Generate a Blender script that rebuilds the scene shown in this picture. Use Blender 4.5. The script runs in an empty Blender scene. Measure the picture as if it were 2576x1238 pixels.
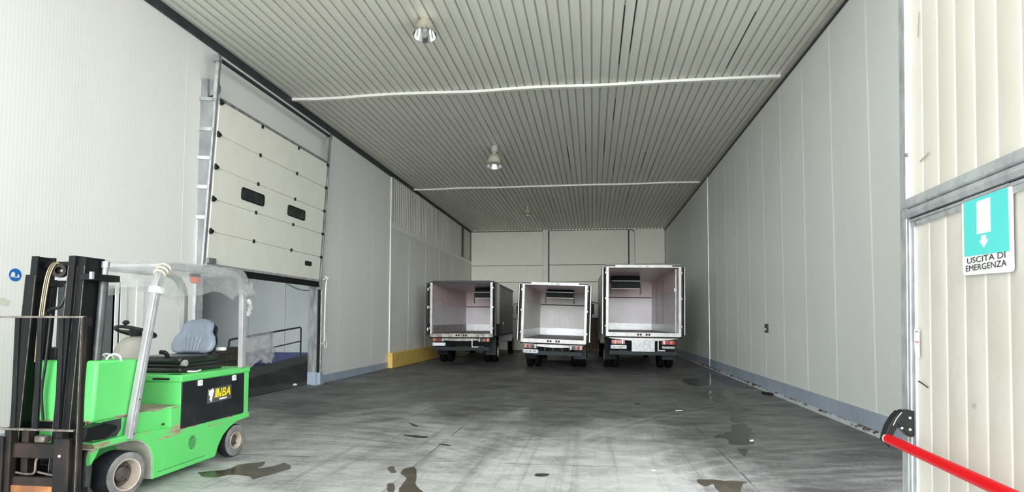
import bpy, bmesh, math, random
from mathutils import Vector, Matrix, noise
random.seed(7)
S = bpy.context.scene
COL = S.collection
PI = math.pi

# ------------------------------------------------------------------ camera
cam_d = bpy.data.cameras.new('camera'); cam = bpy.data.objects.new('camera', cam_d); COL.objects.link(cam)
RX = Vector((0.991195, 0.132381, 0.002598)); DN = Vector((-0.004314, 0.051899, -0.998643)); FW = Vector((-0.132337, 0.989839, 0.052014))
M = Matrix.Identity(4)
for i in range(3):
    M[i][0] = RX[i]; M[i][1] = -DN[i]; M[i][2] = -FW[i]
M[2][3] = 1.55
cam.matrix_world = M
cam_d.sensor_fit = 'HORIZONTAL'; cam_d.sensor_width = 36.0
cam_d.lens = 1519.0 / 2576.0 * 36.0
cam_d.shift_x = 0.0; cam_d.shift_y = (728.66 - 619.0) / 2576.0
cam_d.clip_start = 0.05; cam_d.clip_end = 300
S.camera = cam

# ------------------------------------------------------------------ sky (overcast, brightest low over the yard behind the camera)
W = bpy.data.worlds.new('sky'); S.world = W; W.use_nodes = True
wn = W.node_tree.nodes; wl = W.node_tree.links; wn.clear()
out = wn.new('ShaderNodeOutputWorld'); bg = wn.new('ShaderNodeBackground')
tc = wn.new('ShaderNodeTexCoord')
sp = wn.new('ShaderNodeSeparateXYZ'); wl.new(tc.outputs['Generated'], sp.inputs[0])
def wmath(op, x, y=None):
    n = wn.new('ShaderNodeMath'); n.operation = op
    for i, v in enumerate((x, y)):
        if v is None: continue
        if isinstance(v, (int, float)): n.inputs[i].default_value = v
        else: wl.new(v, n.inputs[i])
    return n.outputs[0]
east = wmath('POWER', wmath('MAXIMUM', wmath('MULTIPLY', sp.outputs[1], -1.0), 0.0), 7.0)
low = wmath('EXPONENT', wmath('MULTIPLY', wmath('POWER', wmath('ABSOLUTE', wmath('DIVIDE', wmath('SUBTRACT', sp.outputs[2], 0.07), 0.17)), 2.0), -1.0))
ma_out = wmath('ADD', wmath('MULTIPLY', wmath('MULTIPLY', east, low), 10.0), wmath('ADD', wmath('MULTIPLY', wmath('MAXIMUM', sp.outputs[2], 0.0), 1.2), 0.9))
bg.inputs['Color'].default_value = (0.95, 0.985, 1.0, 1)
wl.new(ma_out, bg.inputs['Strength']); wl.new(bg.outputs[0], out.inputs['Surface'])

S.view_settings.view_transform = 'Standard'; S.view_settings.look = 'None'
S.view_settings.gamma = 1.0; S.view_settings.use_curve_mapping = False
S.view_settings.exposure = 1.45

# ------------------------------------------------------------------ helpers
ORG = {}
class MB:
    def __init__(s, xf=None): s.v = []; s.f = []; s.m = []; s.k = 0; s.xf = xf
    def mat(s, k): s.k = k; return s
    def add(s, vs, fs):
        b = len(s.v)
        for p in vs:
            p = Vector(p); s.v.append(s.xf @ p if s.xf else p)
        for f in fs: s.f.append([b + i for i in f]); s.m.append(s.k)
        return s
    def box(s, x0, x1, y0, y1, z0, z1):
        if x0 > x1: x0, x1 = x1, x0
        if y0 > y1: y0, y1 = y1, y0
        if z0 > z1: z0, z1 = z1, z0
        return s.add([(x0,y0,z0),(x1,y0,z0),(x1,y1,z0),(x0,y1,z0),(x0,y0,z1),(x1,y0,z1),(x1,y1,z1),(x0,y1,z1)],
                     [(0,3,2,1),(4,5,6,7),(0,1,5,4),(1,2,6,5),(2,3,7,6),(3,0,4,7)])
    def obox(s, c, ax, ay, az, hx, hy, hz):
        c = Vector(c); ax = Vector(ax).normalized(); ay = Vector(ay).normalized(); az = Vector(az).normalized()
        P = [c + ax*hx*i + ay*hy*j + az*hz*k for k in (-1,1) for (i,j) in ((-1,-1),(1,-1),(1,1),(-1,1))]
        return s.add(P, [(0,3,2,1),(4,5,6,7),(0,1,5,4),(1,2,6,5),(2,3,7,6),(3,0,4,7)])
    def bar(s, p0, p1, w, h, up=(0,0,1)):
        p0 = Vector(p0); p1 = Vector(p1); d = (p1-p0); L = d.length; d.normalize()
        u = Vector(up); r = d.cross(u)
        if r.length < 1e-4: r = d.cross(Vector((1,0,0)))
        r.normalize(); u = r.cross(d)
        return s.obox((p0+p1)/2, r, d, u, w/2, L/2, h/2)
    def prism(s, pts, axis, a, b):
        n = len(pts)
        def mk(p, t):
            return (t,p[0],p[1]) if axis == 'x' else (p[0],t,p[1]) if axis == 'y' else (p[0],p[1],t)
        vs = [mk(p,a) for p in pts] + [mk(p,b) for p in pts]
        fs = [tuple(range(n))[::-1], tuple(range(n,2*n))] + [(i,(i+1)%n,n+(i+1)%n,n+i) for i in range(n)]
        return s.add(vs, fs)
    def tube(s, pts, r, n=10, closed=False, cap=True):
        pts = [Vector(p) for p in pts]; N = len(pts); vs = []; fs = []
        rr = r if isinstance(r, (list,tuple)) else [r]*N
        nrm = None
        for i, p in enumerate(pts):
            if closed: t = pts[(i+1)%N] - pts[i-1]
            else: t = pts[min(i+1,N-1)] - pts[max(i-1,0)]
            t.normalize()
            if nrm is None:
                nrm = t.orthogonal().normalized()
            else:
                nrm = (nrm - t*nrm.dot(t))
                if nrm.length < 1e-6: nrm = t.orthogonal()
                nrm.normalize()
            bn = t.cross(nrm)
            for k in range(n):
                a = 2*PI*k/n; vs.append(p + (nrm*math.cos(a) + bn*math.sin(a))*rr[i])
        for i in range(N if closed else N-1):
            j = (i+1) % N
            for k in range(n):
                fs.append((i*n+k, i*n+(k+1)%n, j*n+(k+1)%n, j*n+k))
        if cap and not closed:
            fs.append(tuple(range(n))[::-1]); fs.append(tuple((N-1)*n+k for k in range(n)))
        return s.add(vs, fs)
    def rtube(s, pts, w, h, side):
        # rectangular section swept along pts; side = fixed width direction
        pts = [Vector(p) for p in pts]; sd = Vector(side).normalized(); N = len(pts); vs = []; fs = []
        for i, p in enumerate(pts):
            a = (pts[i]-pts[i-1]).normalized() if i else None; b = (pts[i+1]-pts[i]).normalized() if i < N-1 else None
            t = ((a or b) + (b or a)).normalized(); nn = t.cross(sd).normalized()
            k = 1.0
            if a and b: k = 1/max(0.5, math.sqrt((1+a.dot(b))/2))
            for (i1,j1) in ((-1,-1),(1,-1),(1,1),(-1,1)): vs.append(p + sd*w/2*i1 + nn*h/2*j1*k)
        for i in range(N-1):
            for q in range(4): fs.append((i*4+q, i*4+(q+1)%4, i*4+4+(q+1)%4, i*4+4+q))
        fs += [(3,2,1,0), tuple((N-1)*4+q for q in range(4))]
        return s.add(vs, fs)
    def cyl(s, p0, p1, r, n=16): return s.tube([p0,p1], r, n)
    def lathe(s, prof, org, ax=(0,0,1), n=32):
        ax = Vector(ax).normalized(); u = ax.orthogonal().normalized(); w = ax.cross(u); org = Vector(org); vs = []; fs = []
        for (r,h) in prof:
            for k in range(n):
                a = 2*PI*k/n; vs.append(org + ax*h + (u*math.cos(a)+w*math.sin(a))*max(r,1e-5))
        for i in range(len(prof)-1):
            for k in range(n): fs.append((i*n+k, i*n+(k+1)%n, (i+1)*n+(k+1)%n, (i+1)*n+k))
        return s.add(vs, fs)
    def grid(s, fn, nu, nv):
        vs = [fn(i/nu, j/nv) for j in range(nv+1) for i in range(nu+1)]
        fs = [(j*(nu+1)+i, j*(nu+1)+i+1, (j+1)*(nu+1)+i+1, (j+1)*(nu+1)+i) for j in range(nv) for i in range(nu)]
        return s.add(vs, fs)
    def loft(s, rings):
        n = len(rings[0]); vs = [p for r in rings for p in r]; fs = []
        for i in range(len(rings)-1):
            for k in range(n): fs.append((i*n+k, i*n+(k+1)%n, (i+1)*n+(k+1)%n, (i+1)*n+k))
        fs += [tuple(range(n))[::-1], tuple((len(rings)-1)*n+k for k in range(n))]
        return s.add(vs, fs)
    def ball(s, c, rx, ry, rz, nu=16, nv=10):
        c = Vector(c)
        return s.lathe([(math.sin(PI*i/nv), -math.cos(PI*i/nv)) for i in range(nv+1)], (0,0,0), (0,0,1), nu) if False else \
            s.grid(lambda a,b: c + Vector((rx*math.sin(PI*b)*math.cos(2*PI*a), ry*math.sin(PI*b)*math.sin(2*PI*a), -rz*math.cos(PI*b))), nu, nv)
    def build(s, name, mats, parent=None, bevel=0.0, smooth=True, solid=0.0, seg=2):
        me = bpy.data.meshes.new(name)
        off = Vector((0,0,0))
        if parent is not None and parent.name in ORG: off = ORG[parent.name]
        me.from_pydata([tuple(v - off) for v in s.v], [], s.f)
        if not isinstance(mats, (list,tuple)): mats = [mats]
        for m in mats: me.materials.append(m)
        for p, k in zip(me.polygons, s.m): p.material_index = min(k, len(mats)-1)
        bm = bmesh.new(); bm.from_mesh(me); bmesh.ops.recalc_face_normals(bm, faces=bm.faces); bm.to_mesh(me); bm.free()
        if smooth:
            for p in me.polygons: p.use_smooth = True
            me.set_sharp_from_angle(angle=0.65)
        o = bpy.data.objects.new(name, me); COL.objects.link(o)
        if parent is not None:
            o.parent = parent
            if parent.name in ORG: ORG[o.name] = off
        if bevel > 0:
            b = o.modifiers.new('bevel','BEVEL'); b.width = bevel; b.segments = seg; b.limit_method = 'ANGLE'; b.angle_limit = 0.6
        if solid > 0:
            b = o.modifiers.new('thickness','SOLIDIFY'); b.thickness = solid; b.offset = 0
        return o

def tag(o, label, cat, group=None, kind=None):
    o['label'] = label; o['category'] = cat
    if group: o['group'] = group
    if kind: o['kind'] = kind
    return o
def thing(name, label, cat, loc=(0,0,0), rotz=0.0, group=None, local=False):
    o = bpy.data.objects.new(name, None); COL.objects.link(o); o.empty_display_size = 0.2
    o.location = loc; o.rotation_euler = (0,0,rotz)
    ORG[o.name] = Vector((0,0,0)) if local else Vector(loc)
    return tag(o, label, cat, group)
def struct(name, mb, mats, label=None, bevel=0.0, smooth=False):
    o = mb.build(name, mats, None, bevel, smooth); o['kind'] = 'structure'
    if label: o['label'] = label
    return o
def smoothpath(pts, k=6, closed=False):
    pts = [Vector(p) for p in pts]; n = len(pts); res = []
    for i in range(n if closed else n-1):
        p0 = pts[i-1] if (closed or i > 0) else pts[i]*2 - pts[i+1]
        p1 = pts[i]; p2 = pts[(i+1)%n]
        p3 = pts[(i+2)%n] if (closed or i+2 < n) else p2*2 - p1
        for j in range(k):
            t = j/k
            res.append(0.5*((2*p1) + (p2-p0)*t + (2*p0-5*p1+4*p2-p3)*t*t + (3*p1-p0-3*p2+p3)*t**3))
    if not closed: res.append(pts[-1])
    return res
def arc_corner(pts, r, k=5):
    pts = [Vector(p) for p in pts]; res = [pts[0]]
    for i in range(1, len(pts)-1):
        a = (pts[i-1]-pts[i]); b = (pts[i+1]-pts[i]); q = min(r, a.length*0.49, b.length*0.49)
        A = pts[i] + a.normalized()*q; B = pts[i] + b.normalized()*q
        for j in range(k+1):
            t = j/k; res.append(A*(1-t)**2 + pts[i]*2*t*(1-t) + B*t*t)
    return res + [pts[-1]]
def text(name, body, mat, parent, org, U, V, size, width=None, bold=0.0, depth=0.001, shear=0.0, align='LEFT', rootorg=None):
    cu = bpy.data.curves.new(name, 'FONT'); cu.body = body; cu.size = 1.0; cu.offset = bold; cu.shear = shear; cu.align_x = align
    cu.resolution_u = 4
    ob = bpy.data.objects.new(name, cu); COL.objects.link(ob)
    bpy.context.view_layer.update()
    me = bpy.data.meshes.new_from_object(ob.evaluated_get(bpy.context.evaluated_depsgraph_get()))
    bpy.data.objects.remove(ob); bpy.data.curves.remove(cu)
    xs = [v.co.x for v in me.vertices]; ys = [v.co.y for v in me.vertices]
    x0, x1, y0, y1 = min(xs), max(xs), min(ys), max(ys)
    sy = size/(y1-y0); sx = (width/(x1-x0)) if width else sy
    U = Vector(U).normalized(); V = Vector(V).normalized(); N = U.cross(V)
    off = ORG.get(parent.name, Vector((0,0,0))) if parent else Vector((0,0,0))
    for v in me.vertices:
        v.co = Vector(org) + U*((v.co.x-x0)*sx) + V*((v.co.y-y0)*sy) + N*depth - off
    me.materials.clear(); me.materials.append(mat); me.name = name
    o = bpy.data.objects.new(name, me); COL.objects.link(o)
    if parent: o.parent = parent
    return o

# ------------------------------------------------------------------ materials
class NT:
    def __init__(s, m):
        m.use_nodes = True; s.t = m.node_tree; s.n = s.t.nodes; s.l = s.t.links; s.n.clear()
        s.out = s.n.new('ShaderNodeOutputMaterial')
    def node(s, t, **kw):
        x = s.n.new(t)
        for k, v in kw.items(): setattr(x, k, v)
        return x
    def put(s, sock, v):
        if hasattr(v, 'links') or isinstance(v, bpy.types.NodeSocket): s.l.new(v, sock)
        elif v is not None: sock.default_value = v
    def math(s, op, a, b=None, c=None, clamp=False):
        x = s.node('ShaderNodeMath', operation=op); x.use_clamp = clamp
        s.put(x.inputs[0], a)
        if b is not None: s.put(x.inputs[1], b)
        if c is not None: s.put(x.inputs[2], c)
        return x.outputs[0]
    def coord(s, scale=(1,1,1), kind='Object', rot=(0,0,0)):
        tc = s.node('ShaderNodeTexCoord'); mp = s.node('ShaderNodeMapping')
        mp.inputs['Scale'].default_value = scale; mp.inputs['Rotation'].default_value = rot
        s.l.new(tc.outputs[kind], mp.inputs['Vector']); return mp.outputs[0]
    def world(s, scale=(1,1,1), rot=(0,0,0)):
        g = s.node('ShaderNodeNewGeometry'); mp = s.node('ShaderNodeMapping')
        mp.inputs['Scale'].default_value = scale; mp.inputs['Rotation'].default_value = rot
        s.l.new(g.outputs['Position'], mp.inputs['Vector']); return mp.outputs[0]
    def noise(s, vec, scale, detail=4, rough=0.55, dist=0.0):
        x = s.node('ShaderNodeTexNoise'); s.l.new(vec, x.inputs['Vector'])
        x.inputs['Scale'].default_value = scale; x.inputs['Detail'].default_value = detail; x.inputs['Roughness'].default_value = rough
        x.inputs['Distortion'].default_value = dist
        return x.outputs['Fac']
    def ramp(s, fac, stops, interp='LINEAR'):
        x = s.node('ShaderNodeValToRGB'); x.color_ramp.interpolation = interp; e = x.color_ramp.elements
        while len(e) < len(stops): e.new(0.5)
        for i, (p, c) in enumerate(stops):
            e[i].position = p; e[i].color = (c if len(c) == 4 else (*c, 1)) if isinstance(c, (tuple,list)) else (c,c,c,1)
        s.put(x.inputs['Fac'], fac); return x.outputs['Color']
    def mix(s, fac, a, b, blend='MIX'):
        x = s.node('ShaderNodeMix', data_type='RGBA', blend_type=blend)
        s.put(x.inputs['Factor'], fac)
        for sock, v in ((x.inputs[6], a), (x.inputs[7], b)):
            if isinstance(v, (tuple,list)): sock.default_value = (*v[:3], 1)
            else: s.l.new(v, sock)
        return x.outputs[2]
    def bump(s, h, strength, dist):
        x = s.node('ShaderNodeBump'); x.inputs['Strength'].default_value = strength; x.inputs['Distance'].default_value = dist
        s.l.new(h, x.inputs['Height']); return x.outputs['Normal']
    def bsdf(s, color, rough=0.5, metal=0.0, normal=None, spec=0.5, **kw):
        x = s.node('ShaderNodeBsdfPrincipled')
        if isinstance(color, (tuple,list)): x.inputs['Base Color'].default_value = (*color[:3], 1)
        else: s.l.new(color, x.inputs['Base Color'])
        s.put(x.inputs['Roughness'], rough); s.put(x.inputs['Metallic'], metal)
        x.inputs['Specular IOR Level'].default_value = spec
        if normal is not None: s.l.new(normal, x.inputs['Normal'])
        for k, v in kw.items(): x.inputs[k].default_value = v
        s.l.new(x.outputs[0], s.out.inputs['Surface']); return x
def newmat(name): m = bpy.data.materials.new(name); return m, NT(m)
def pmat(name, c1, c2=None, rough=0.5, metal=0.0, scale=6.0, stretch=(1,1,1), bump=0.0, spec=0.5, lo=0.35, hi=0.65, world=False, **kw):
    m, t = newmat(name)
    v = t.world(stretch) if world else t.coord(stretch)
    nz = t.noise(v, scale, 5)
    col = t.ramp(nz, [(lo, c1), (hi, c2 if c2 else tuple(min(1, x*1.08) for x in c1))])
    nrm = t.bump(t.noise(v, scale*6, 3), bump, 0.01) if bump else None
    t.bsdf(col, rough, metal, nrm, spec, **kw); return m
def ribwall(name, c1, c2, axis, pitch, rough=0.5, amp=0.25, streak=0.0):
    m, t = newmat(name)
    p = t.world(); sep = t.node('ShaderNodeSeparateXYZ'); t.l.new(p, sep.inputs[0])
    w = t.math('SINE', t.math('MULTIPLY', sep.outputs[axis], 2*PI/pitch))
    nz = t.noise(t.world((0.6,0.6,0.18)), 1.3, 4)
    col = t.ramp(nz, [(0.3, c1), (0.7, c2)])
    if streak:
        st = t.noise(t.world((6,6,0.25)), 2.0, 4)
        col = t.mix(t.math('MULTIPLY', t.ramp(st, [(0.5,0.0),(0.75,1.0)]), streak), col, tuple(x*0.72 for x in c1))
    t.bsdf(col, rough, 0.0, t.bump(w, amp, 0.004), 0.4); return m

m_wall_l = ribwall('cream_wall_panel', (0.765,0.765,0.735), (0.80,0.80,0.775), 1, 0.05, 0.45, 0.05)
m_wall_r = ribwall('pale_grey_wall_panel', (0.72,0.745,0.715), (0.76,0.785,0.755), 1, 0.045, 0.45, 0.04)
m_wall_ribbed = ribwall('ribbed_wall_sheet', (0.72,0.715,0.675), (0.78,0.77,0.73), 1, 0.10, 0.5, 0.6, 0.5)
m_wall_upper = ribwall('dull_ribbed_sheet', (0.52,0.51,0.455), (0.60,0.585,0.53), 1, 0.16, 0.6, 0.8, 0.5)
m_concrete_w = pmat('cream_concrete', (0.83,0.81,0.71), (0.86,0.84,0.745), 0.8, 0, 3.0, (1,1,1), 0.15)
m_concrete_c = pmat('column_paint', (0.78,0.765,0.69), (0.82,0.805,0.74), 0.7, 0, 3.0)
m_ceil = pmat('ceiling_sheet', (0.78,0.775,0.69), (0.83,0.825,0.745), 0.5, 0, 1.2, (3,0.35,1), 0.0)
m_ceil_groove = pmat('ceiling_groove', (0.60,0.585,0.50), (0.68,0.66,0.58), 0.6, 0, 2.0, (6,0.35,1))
m_white_trim = pmat('white_trim', (0.80,0.79,0.74), (0.86,0.85,0.81), 0.45)
m_dark_trim = pmat('dark_trim', (0.018,0.02,0.026), (0.035,0.037,0.045), 0.5)
m_galv = pmat('galvanised_steel', (0.44,0.47,0.49), (0.66,0.69,0.71), 0.42, 0.55, 14, (1,1,0.6), 0.05)
m_galv_dark = pmat('weathered_steel', (0.20,0.21,0.22), (0.40,0.41,0.41), 0.45, 0.5, 9, (1,1,0.3))
m_blue_band = pmat('blue_grey_paint', (0.31,0.37,0.46), (0.39,0.45,0.54), 0.5, 0, 2.0, (1,1,0.3))
m_black = pmat('black_plastic', (0.010,0.011,0.012), (0.018,0.019,0.020), 0.45, spec=0.3)
m_black_paint = pmat('black_mast_paint', (0.007,0.008,0.009), (0.024,0.022,0.020), 0.45, 0.0, 5, (1,1,0.4), 0.1, 0.2, 0.5, 0.85)
m_rubber = pmat('rubber', (0.009,0.009,0.010), (0.018,0.018,0.018), 0.75, 0, 10, spec=0.15)
m_white = pmat('white_enamel', (0.80,0.80,0.79), (0.85,0.85,0.84), 0.35)
m_yellow = pmat('ochre_yellow_paint', (0.62,0.42,0.10), (0.74,0.52,0.15), 0.6, 0, 4, (1,1,2), 0.1)
m_door_panel = pmat('cream_door_panel', (0.77,0.765,0.675), (0.81,0.805,0.72), 0.4, 0, 2.5)
m_smoke = pmat('smoked_glazing', (0.02,0.021,0.024), (0.045,0.045,0.048), 0.12)
m_red_bar = pmat('red_paint', (0.62,0.004,0.010), (0.66,0.006,0.013), 0.4, 0, 3, spec=0.15)
m_rope = pmat('white_rope', (0.80,0.78,0.70), (0.7,0.68,0.6), 0.8, 0, 30)
m_paper = pmat('white_paper', (0.85,0.82,0.84), (0.88,0.86,0.87), 0.7)
m_teal = pmat('teal_sign_green', (0.10,0.66,0.63), (0.11,0.70,0.67), 0.35, 0, 3)
m_ink = pmat('black_ink', (0.02,0.02,0.025), (0.03,0.03,0.035), 0.6)

# concrete floor with tyre arcs, joints and stains
def floor_mat():
    m, t = newmat('worn_concrete_floor')
    P = t.world(); sep = t.node('ShaderNodeSeparateXYZ'); t.l.new(P, sep.inputs[0]); X, Y = sep.outputs[0], sep.outputs[1]
    big = t.noise(t.world((0.35,0.22,1)), 1.0, 5, 0.6)
    mid = t.noise(t.world((1.0,1.6,1)), 1.6, 7, 0.65, 0.6)
    fine = t.noise(t.world((3,3,1)), 7.0, 8, 0.75)
    swirl = t.noise(t.world((0.7,2.8,1), (0,0,0.5)), 1.4, 7, 0.68, 1.2)
    v = t.math('ADD', t.math('MULTIPLY', big, 0.35), t.math('ADD', t.math('MULTIPLY', mid, 0.35), t.math('ADD', t.math('MULTIPLY', t.math('SUBTRACT', t.math('MULTIPLY', fine, 1.6), 0.3), 0.20), t.math('MULTIPLY', swirl, 0.30))))
    tone_dark = t.ramp(v, [(0.42,(0.018,0.019,0.020)), (0.52,(0.058,0.059,0.060)), (0.61,(0.125,0.126,0.125)), (0.72,(0.22,0.22,0.215))])
    tone_light = t.ramp(v, [(0.41,(0.11,0.112,0.113)), (0.49,(0.25,0.253,0.254)), (0.57,(0.41,0.413,0.412)), (0.67,(0.57,0.57,0.56))])
    # patchy mask: lighter tone toward the entrance, fading out to the right
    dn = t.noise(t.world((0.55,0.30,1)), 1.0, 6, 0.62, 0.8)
    front_fac = t.ramp(t.math('ADD', t.math('MULTIPLY', t.math('SUBTRACT', dn, 0.5), 2.2), t.math('SUBTRACT', t.math('MULTIPLY', t.math('SUBTRACT', 10.2, Y), 0.21), t.math('MULTIPLY', t.math('MAXIMUM', t.math('SUBTRACT', X, 0.9), 0.0), 0.75))), [(0.0,0.0),(0.85,1.0)])
    col = t.mix(front_fac, tone_dark, tone_light)
    # light tyre arcs
    wob = t.math('MULTIPLY', t.math('SUBTRACT', t.noise(t.world((1,1,1)), 0.8, 2), 0.5), 0.25)
    arcs = None
    A = [(-3.6,4.3,2.75,0.05),(-3.6,4.3,2.95,0.03),(-3.9,4.0,3.6,0.045),(-4.3,3.2,4.6,0.05),(-4.3,3.2,4.75,0.03),(-4.8,2.6,5.5,0.06),(-5.6,3.0,6.2,0.05),(-5.6,3.0,6.4,0.035),(-6.6,1.8,8.2,0.06),(-6.6,1.8,8.5,0.04),
         (5.6,2.2,6.3,0.05),(5.6,2.2,6.55,0.05),(7.0,3.0,7.6,0.06),(9.0,4.5,9.6,0.05),(9.0,4.5,9.85,0.05),(-7.5,0.5,10.2,0.05),(-2.2,4.6,1.5,0.03),(-3.0,3.6,3.3,0.07),(-3.0,3.6,3.55,0.05),(-5.2,3.4,5.0,0.08),(-5.2,3.4,5.3,0.05),(-4.0,1.0,5.2,0.05),(3.6,3.4,3.4,0.06),(3.6,3.4,3.65,0.04),(4.4,2.2,4.6,0.05)]
    for (cx,cy,r,w) in A:
        d = t.math('SQRT', t.math('ADD', t.math('POWER', t.math('ADD', X, -cx), 2.0), t.math('POWER', t.math('ADD', Y, -cy), 2.0)))
        q = t.math('ABSOLUTE', t.math('SUBTRACT', t.math('ADD', d, wob), r))
        a = t.math('SUBTRACT', 1.0, t.math('DIVIDE', q, w*1.5), clamp=True)
        arcs = a if arcs is None else t.math('MAXIMUM', arcs, a)
    brk = t.ramp(t.noise(t.world((0.9,0.9,1)), 0.9, 3), [(0.34,0.15),(0.58,1.0)])
    gr = t.ramp(t.noise(t.world((9,9,1)), 5.0, 3), [(0.35,0.25),(0.6,1.0)])
    fac = t.math('MULTIPLY', t.math('MULTIPLY', t.math('MULTIPLY', arcs, t.math('ADD', t.math('MULTIPLY', front_fac, 0.7), 0.3)), brk), t.math('MULTIPLY', gr, 0.62))
    col = t.mix(fac, col, (0.60,0.60,0.58))
    # straight wheel lanes running into the hall
    lane = t.noise(t.world((5.0,0.10,1)), 1.0, 5, 0.7)
    col = t.mix(t.math('MULTIPLY', t.ramp(lane, [(0.52,0.0),(0.68,1.0)]), 0.45), col, (0.10,0.10,0.10))
    lane2 = t.noise(t.world((2.2,0.30,1), (0,0,-0.55)), 2.0, 6, 0.7)
    col = t.mix(t.math('MULTIPLY', t.math('MULTIPLY', front_fac, t.ramp(lane2, [(0.54,0.0),(0.70,1.0)])), 0.40), col, (0.47,0.47,0.46))
    # saw cut joints
    jw = t.math('MULTIPLY', t.math('SUBTRACT', t.noise(t.world((1,1,1)), 3.0, 3), 0.5), 0.02)
    jn = None
    for x0 in (-5.3,-1.9,1.5):
        a = t.math('LESS_THAN', t.math('ABSOLUTE', t.math('SUBTRACT', t.math('ADD', X, jw), x0)), 0.008); jn = a if jn is None else t.math('MAXIMUM', jn, a)
    for y0 in (6.6,10.4,14.2,18.0,21.8):
        a = t.math('LESS_THAN', t.math('ABSOLUTE', t.math('SUBTRACT', t.math('ADD', Y, jw), y0)), 0.010); jn = t.math('MAXIMUM', jn, a)
    jb = t.ramp(t.noise(t.world((1,1,1)), 1.6, 3), [(0.42,0.15),(0.55,1.0)])
    col = t.mix(t.math('MULTIPLY', t.math('MULTIPLY', jn, jb), 0.8), col, (0.035,0.035,0.035))
    wet = t.ramp(t.noise(t.world((0.6,0.5,1)), 1.1, 5), [(0.40,0.62),(0.62,0.38)])
    t.bsdf(col, wet, 0.0, t.bump(t.math('ADD', fine, t.math('MULTIPLY', mid, 0.5)), 0.25, 0.006), 0.4)
    return m
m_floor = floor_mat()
m_yard = pmat('yard_concrete', (0.66,0.66,0.64), (0.74,0.74,0.72), 0.85, 0, 0.8, (1,1,1), 0.1, world=True)
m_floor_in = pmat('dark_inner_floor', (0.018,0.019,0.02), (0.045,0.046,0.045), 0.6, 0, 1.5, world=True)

# translucent plastic film
def film_mat(name, tint, dens):
    m, t = newmat(name)
    nz = t.noise(t.coord((1,1,1)), 5.0, 4, 0.6, 0.5)
    nrm = t.bump(nz, 0.25, 0.02)
    d = t.node('ShaderNodeBsdfDiffuse'); d.inputs['Color'].default_value = (*tint,1); t.l.new(nrm, d.inputs['Normal'])
    tr = t.node('ShaderNodeBsdfTranslucent'); tr.inputs['Color'].default_value = (*tint,1)
    g = t.node('ShaderNodeBsdfGlossy'); g.inputs['Roughness'].default_value = 0.18; t.l.new(nrm, g.inputs['Normal'])
    tp = t.node('ShaderNodeBsdfTransparent'); tp.inputs['Color'].default_value = (0.97,0.98,0.98,1)
    a = t.node('ShaderNodeMixShader'); a.inputs[0].default_value = 0.45; t.l.new(d.outputs[0], a.inputs[1]); t.l.new(tr.outputs[0], a.inputs[2])
    b = t.node('ShaderNodeMixShader'); b.inputs[0].default_value = 0.22; t.l.new(a.outputs[0], b.inputs[1]); t.l.new(g.outputs[0], b.inputs[2])
    c = t.node('ShaderNodeMixShader')
    t.put(c.inputs[0], t.ramp(nz, [(0.35, dens*0.75), (0.7, min(1,dens*1.35))]))
    t.l.new(tp.outputs[0], c.inputs[1]); t.l.new(b.outputs[0], c.inputs[2]); t.l.new(c.outputs[0], t.out.inputs['Surface'])
    return m
m_film = film_mat('clear_plastic_film', (0.80,0.82,0.82), 0.36)
m_film_bag = film_mat('crumpled_plastic_sheet', (0.80,0.80,0.81), 0.70)
# ================================================================== the hall
XL, XR, YB, ZC = -6.65, 3.82, 32.6, 6.5
YF = -1.5; YW = -6.0  # roof and left wall extended unseen past the camera to cut light at the front
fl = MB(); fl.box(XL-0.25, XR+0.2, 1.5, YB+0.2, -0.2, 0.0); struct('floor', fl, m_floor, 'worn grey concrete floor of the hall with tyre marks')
yd = MB(); yd.box(-30, 30, -45, 1.5, -0.2, -0.005); yd.box(XR+0.2, 30, 1.5, 20, -0.2, -0.005); yd.box(-30, -14.2, 1.5, 24, -0.2, -0.005); yd.box(-14.2, XL-0.25, 1.5, 4.85, -0.2, -0.005)
struct('ground', yd, m_yard, 'concrete yard outside the hall')

# left wall with the small door and the dock opening
OPY0, OPY1, OPZ = 9.58, 13.97, 4.7
PDY0, PDY1, PDZ = 6.74, 7.66, 2.03
lw = MB(); T = 0.2; a, b = XL-T, XL
lw.box(a,b, YW, PDY0, 0, 6.34); lw.box(a,b, PDY0, PDY1, PDZ, 6.34); lw.box(a,b, PDY1, OPY0, 0, 6.34)
lw.box(a,b, OPY0, OPY1, OPZ, 6.34); lw.box(a,b, OPY1, 19.24, 0, 6.34)
struct('wall_left', lw, m_wall_l, 'cream sandwich panel wall on the left')
lw2 = MB(); lw2.box(a, b-0.005, 19.24, YB, 0, 4.72); struct('wall_left.001', lw2, m_wall_ribbed, 'ribbed pale sheet wall behind the left truck')
lw3 = MB()
n = 62; y0 = 19.30; pts = []
for i in range(n):
    y = y0 + (YB-y0)*i/n; w = (YB-y0)/n
    pts += [(b-0.03, y), (b-0.03, y+w*0.45), (b-0.10, y+w*0.55), (b-0.10, y+w*0.92)]
pts += [(b-0.10, YB), (a, YB), (a, y0)]
lw3.prism(pts, 'z', 4.74, ZC); struct('wall_left.002', lw3, m_wall_upper, 'dull corrugated strip above the ribbed sheet wall')
t1 = MB(); t1.box(b-0.03, b+0.02, 19.24, YB, 4.64, 4.82); struct('trim_1', t1, m_white_trim, 'pale beam trim along the ribbed wall')
t1 = MB(); t1.box(b-0.01, b+0.03, 19.20, 19.30, 0.5, 6.45); struct('trim_2', t1, m_white_trim, 'vertical joint trim where the ribbed wall starts')
t1 = MB(); t1.box(b-0.03, b+0.025, 30.3, 30.6, 4.85, 6.45); struct('trim_3', t1, m_dark_trim)
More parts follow.
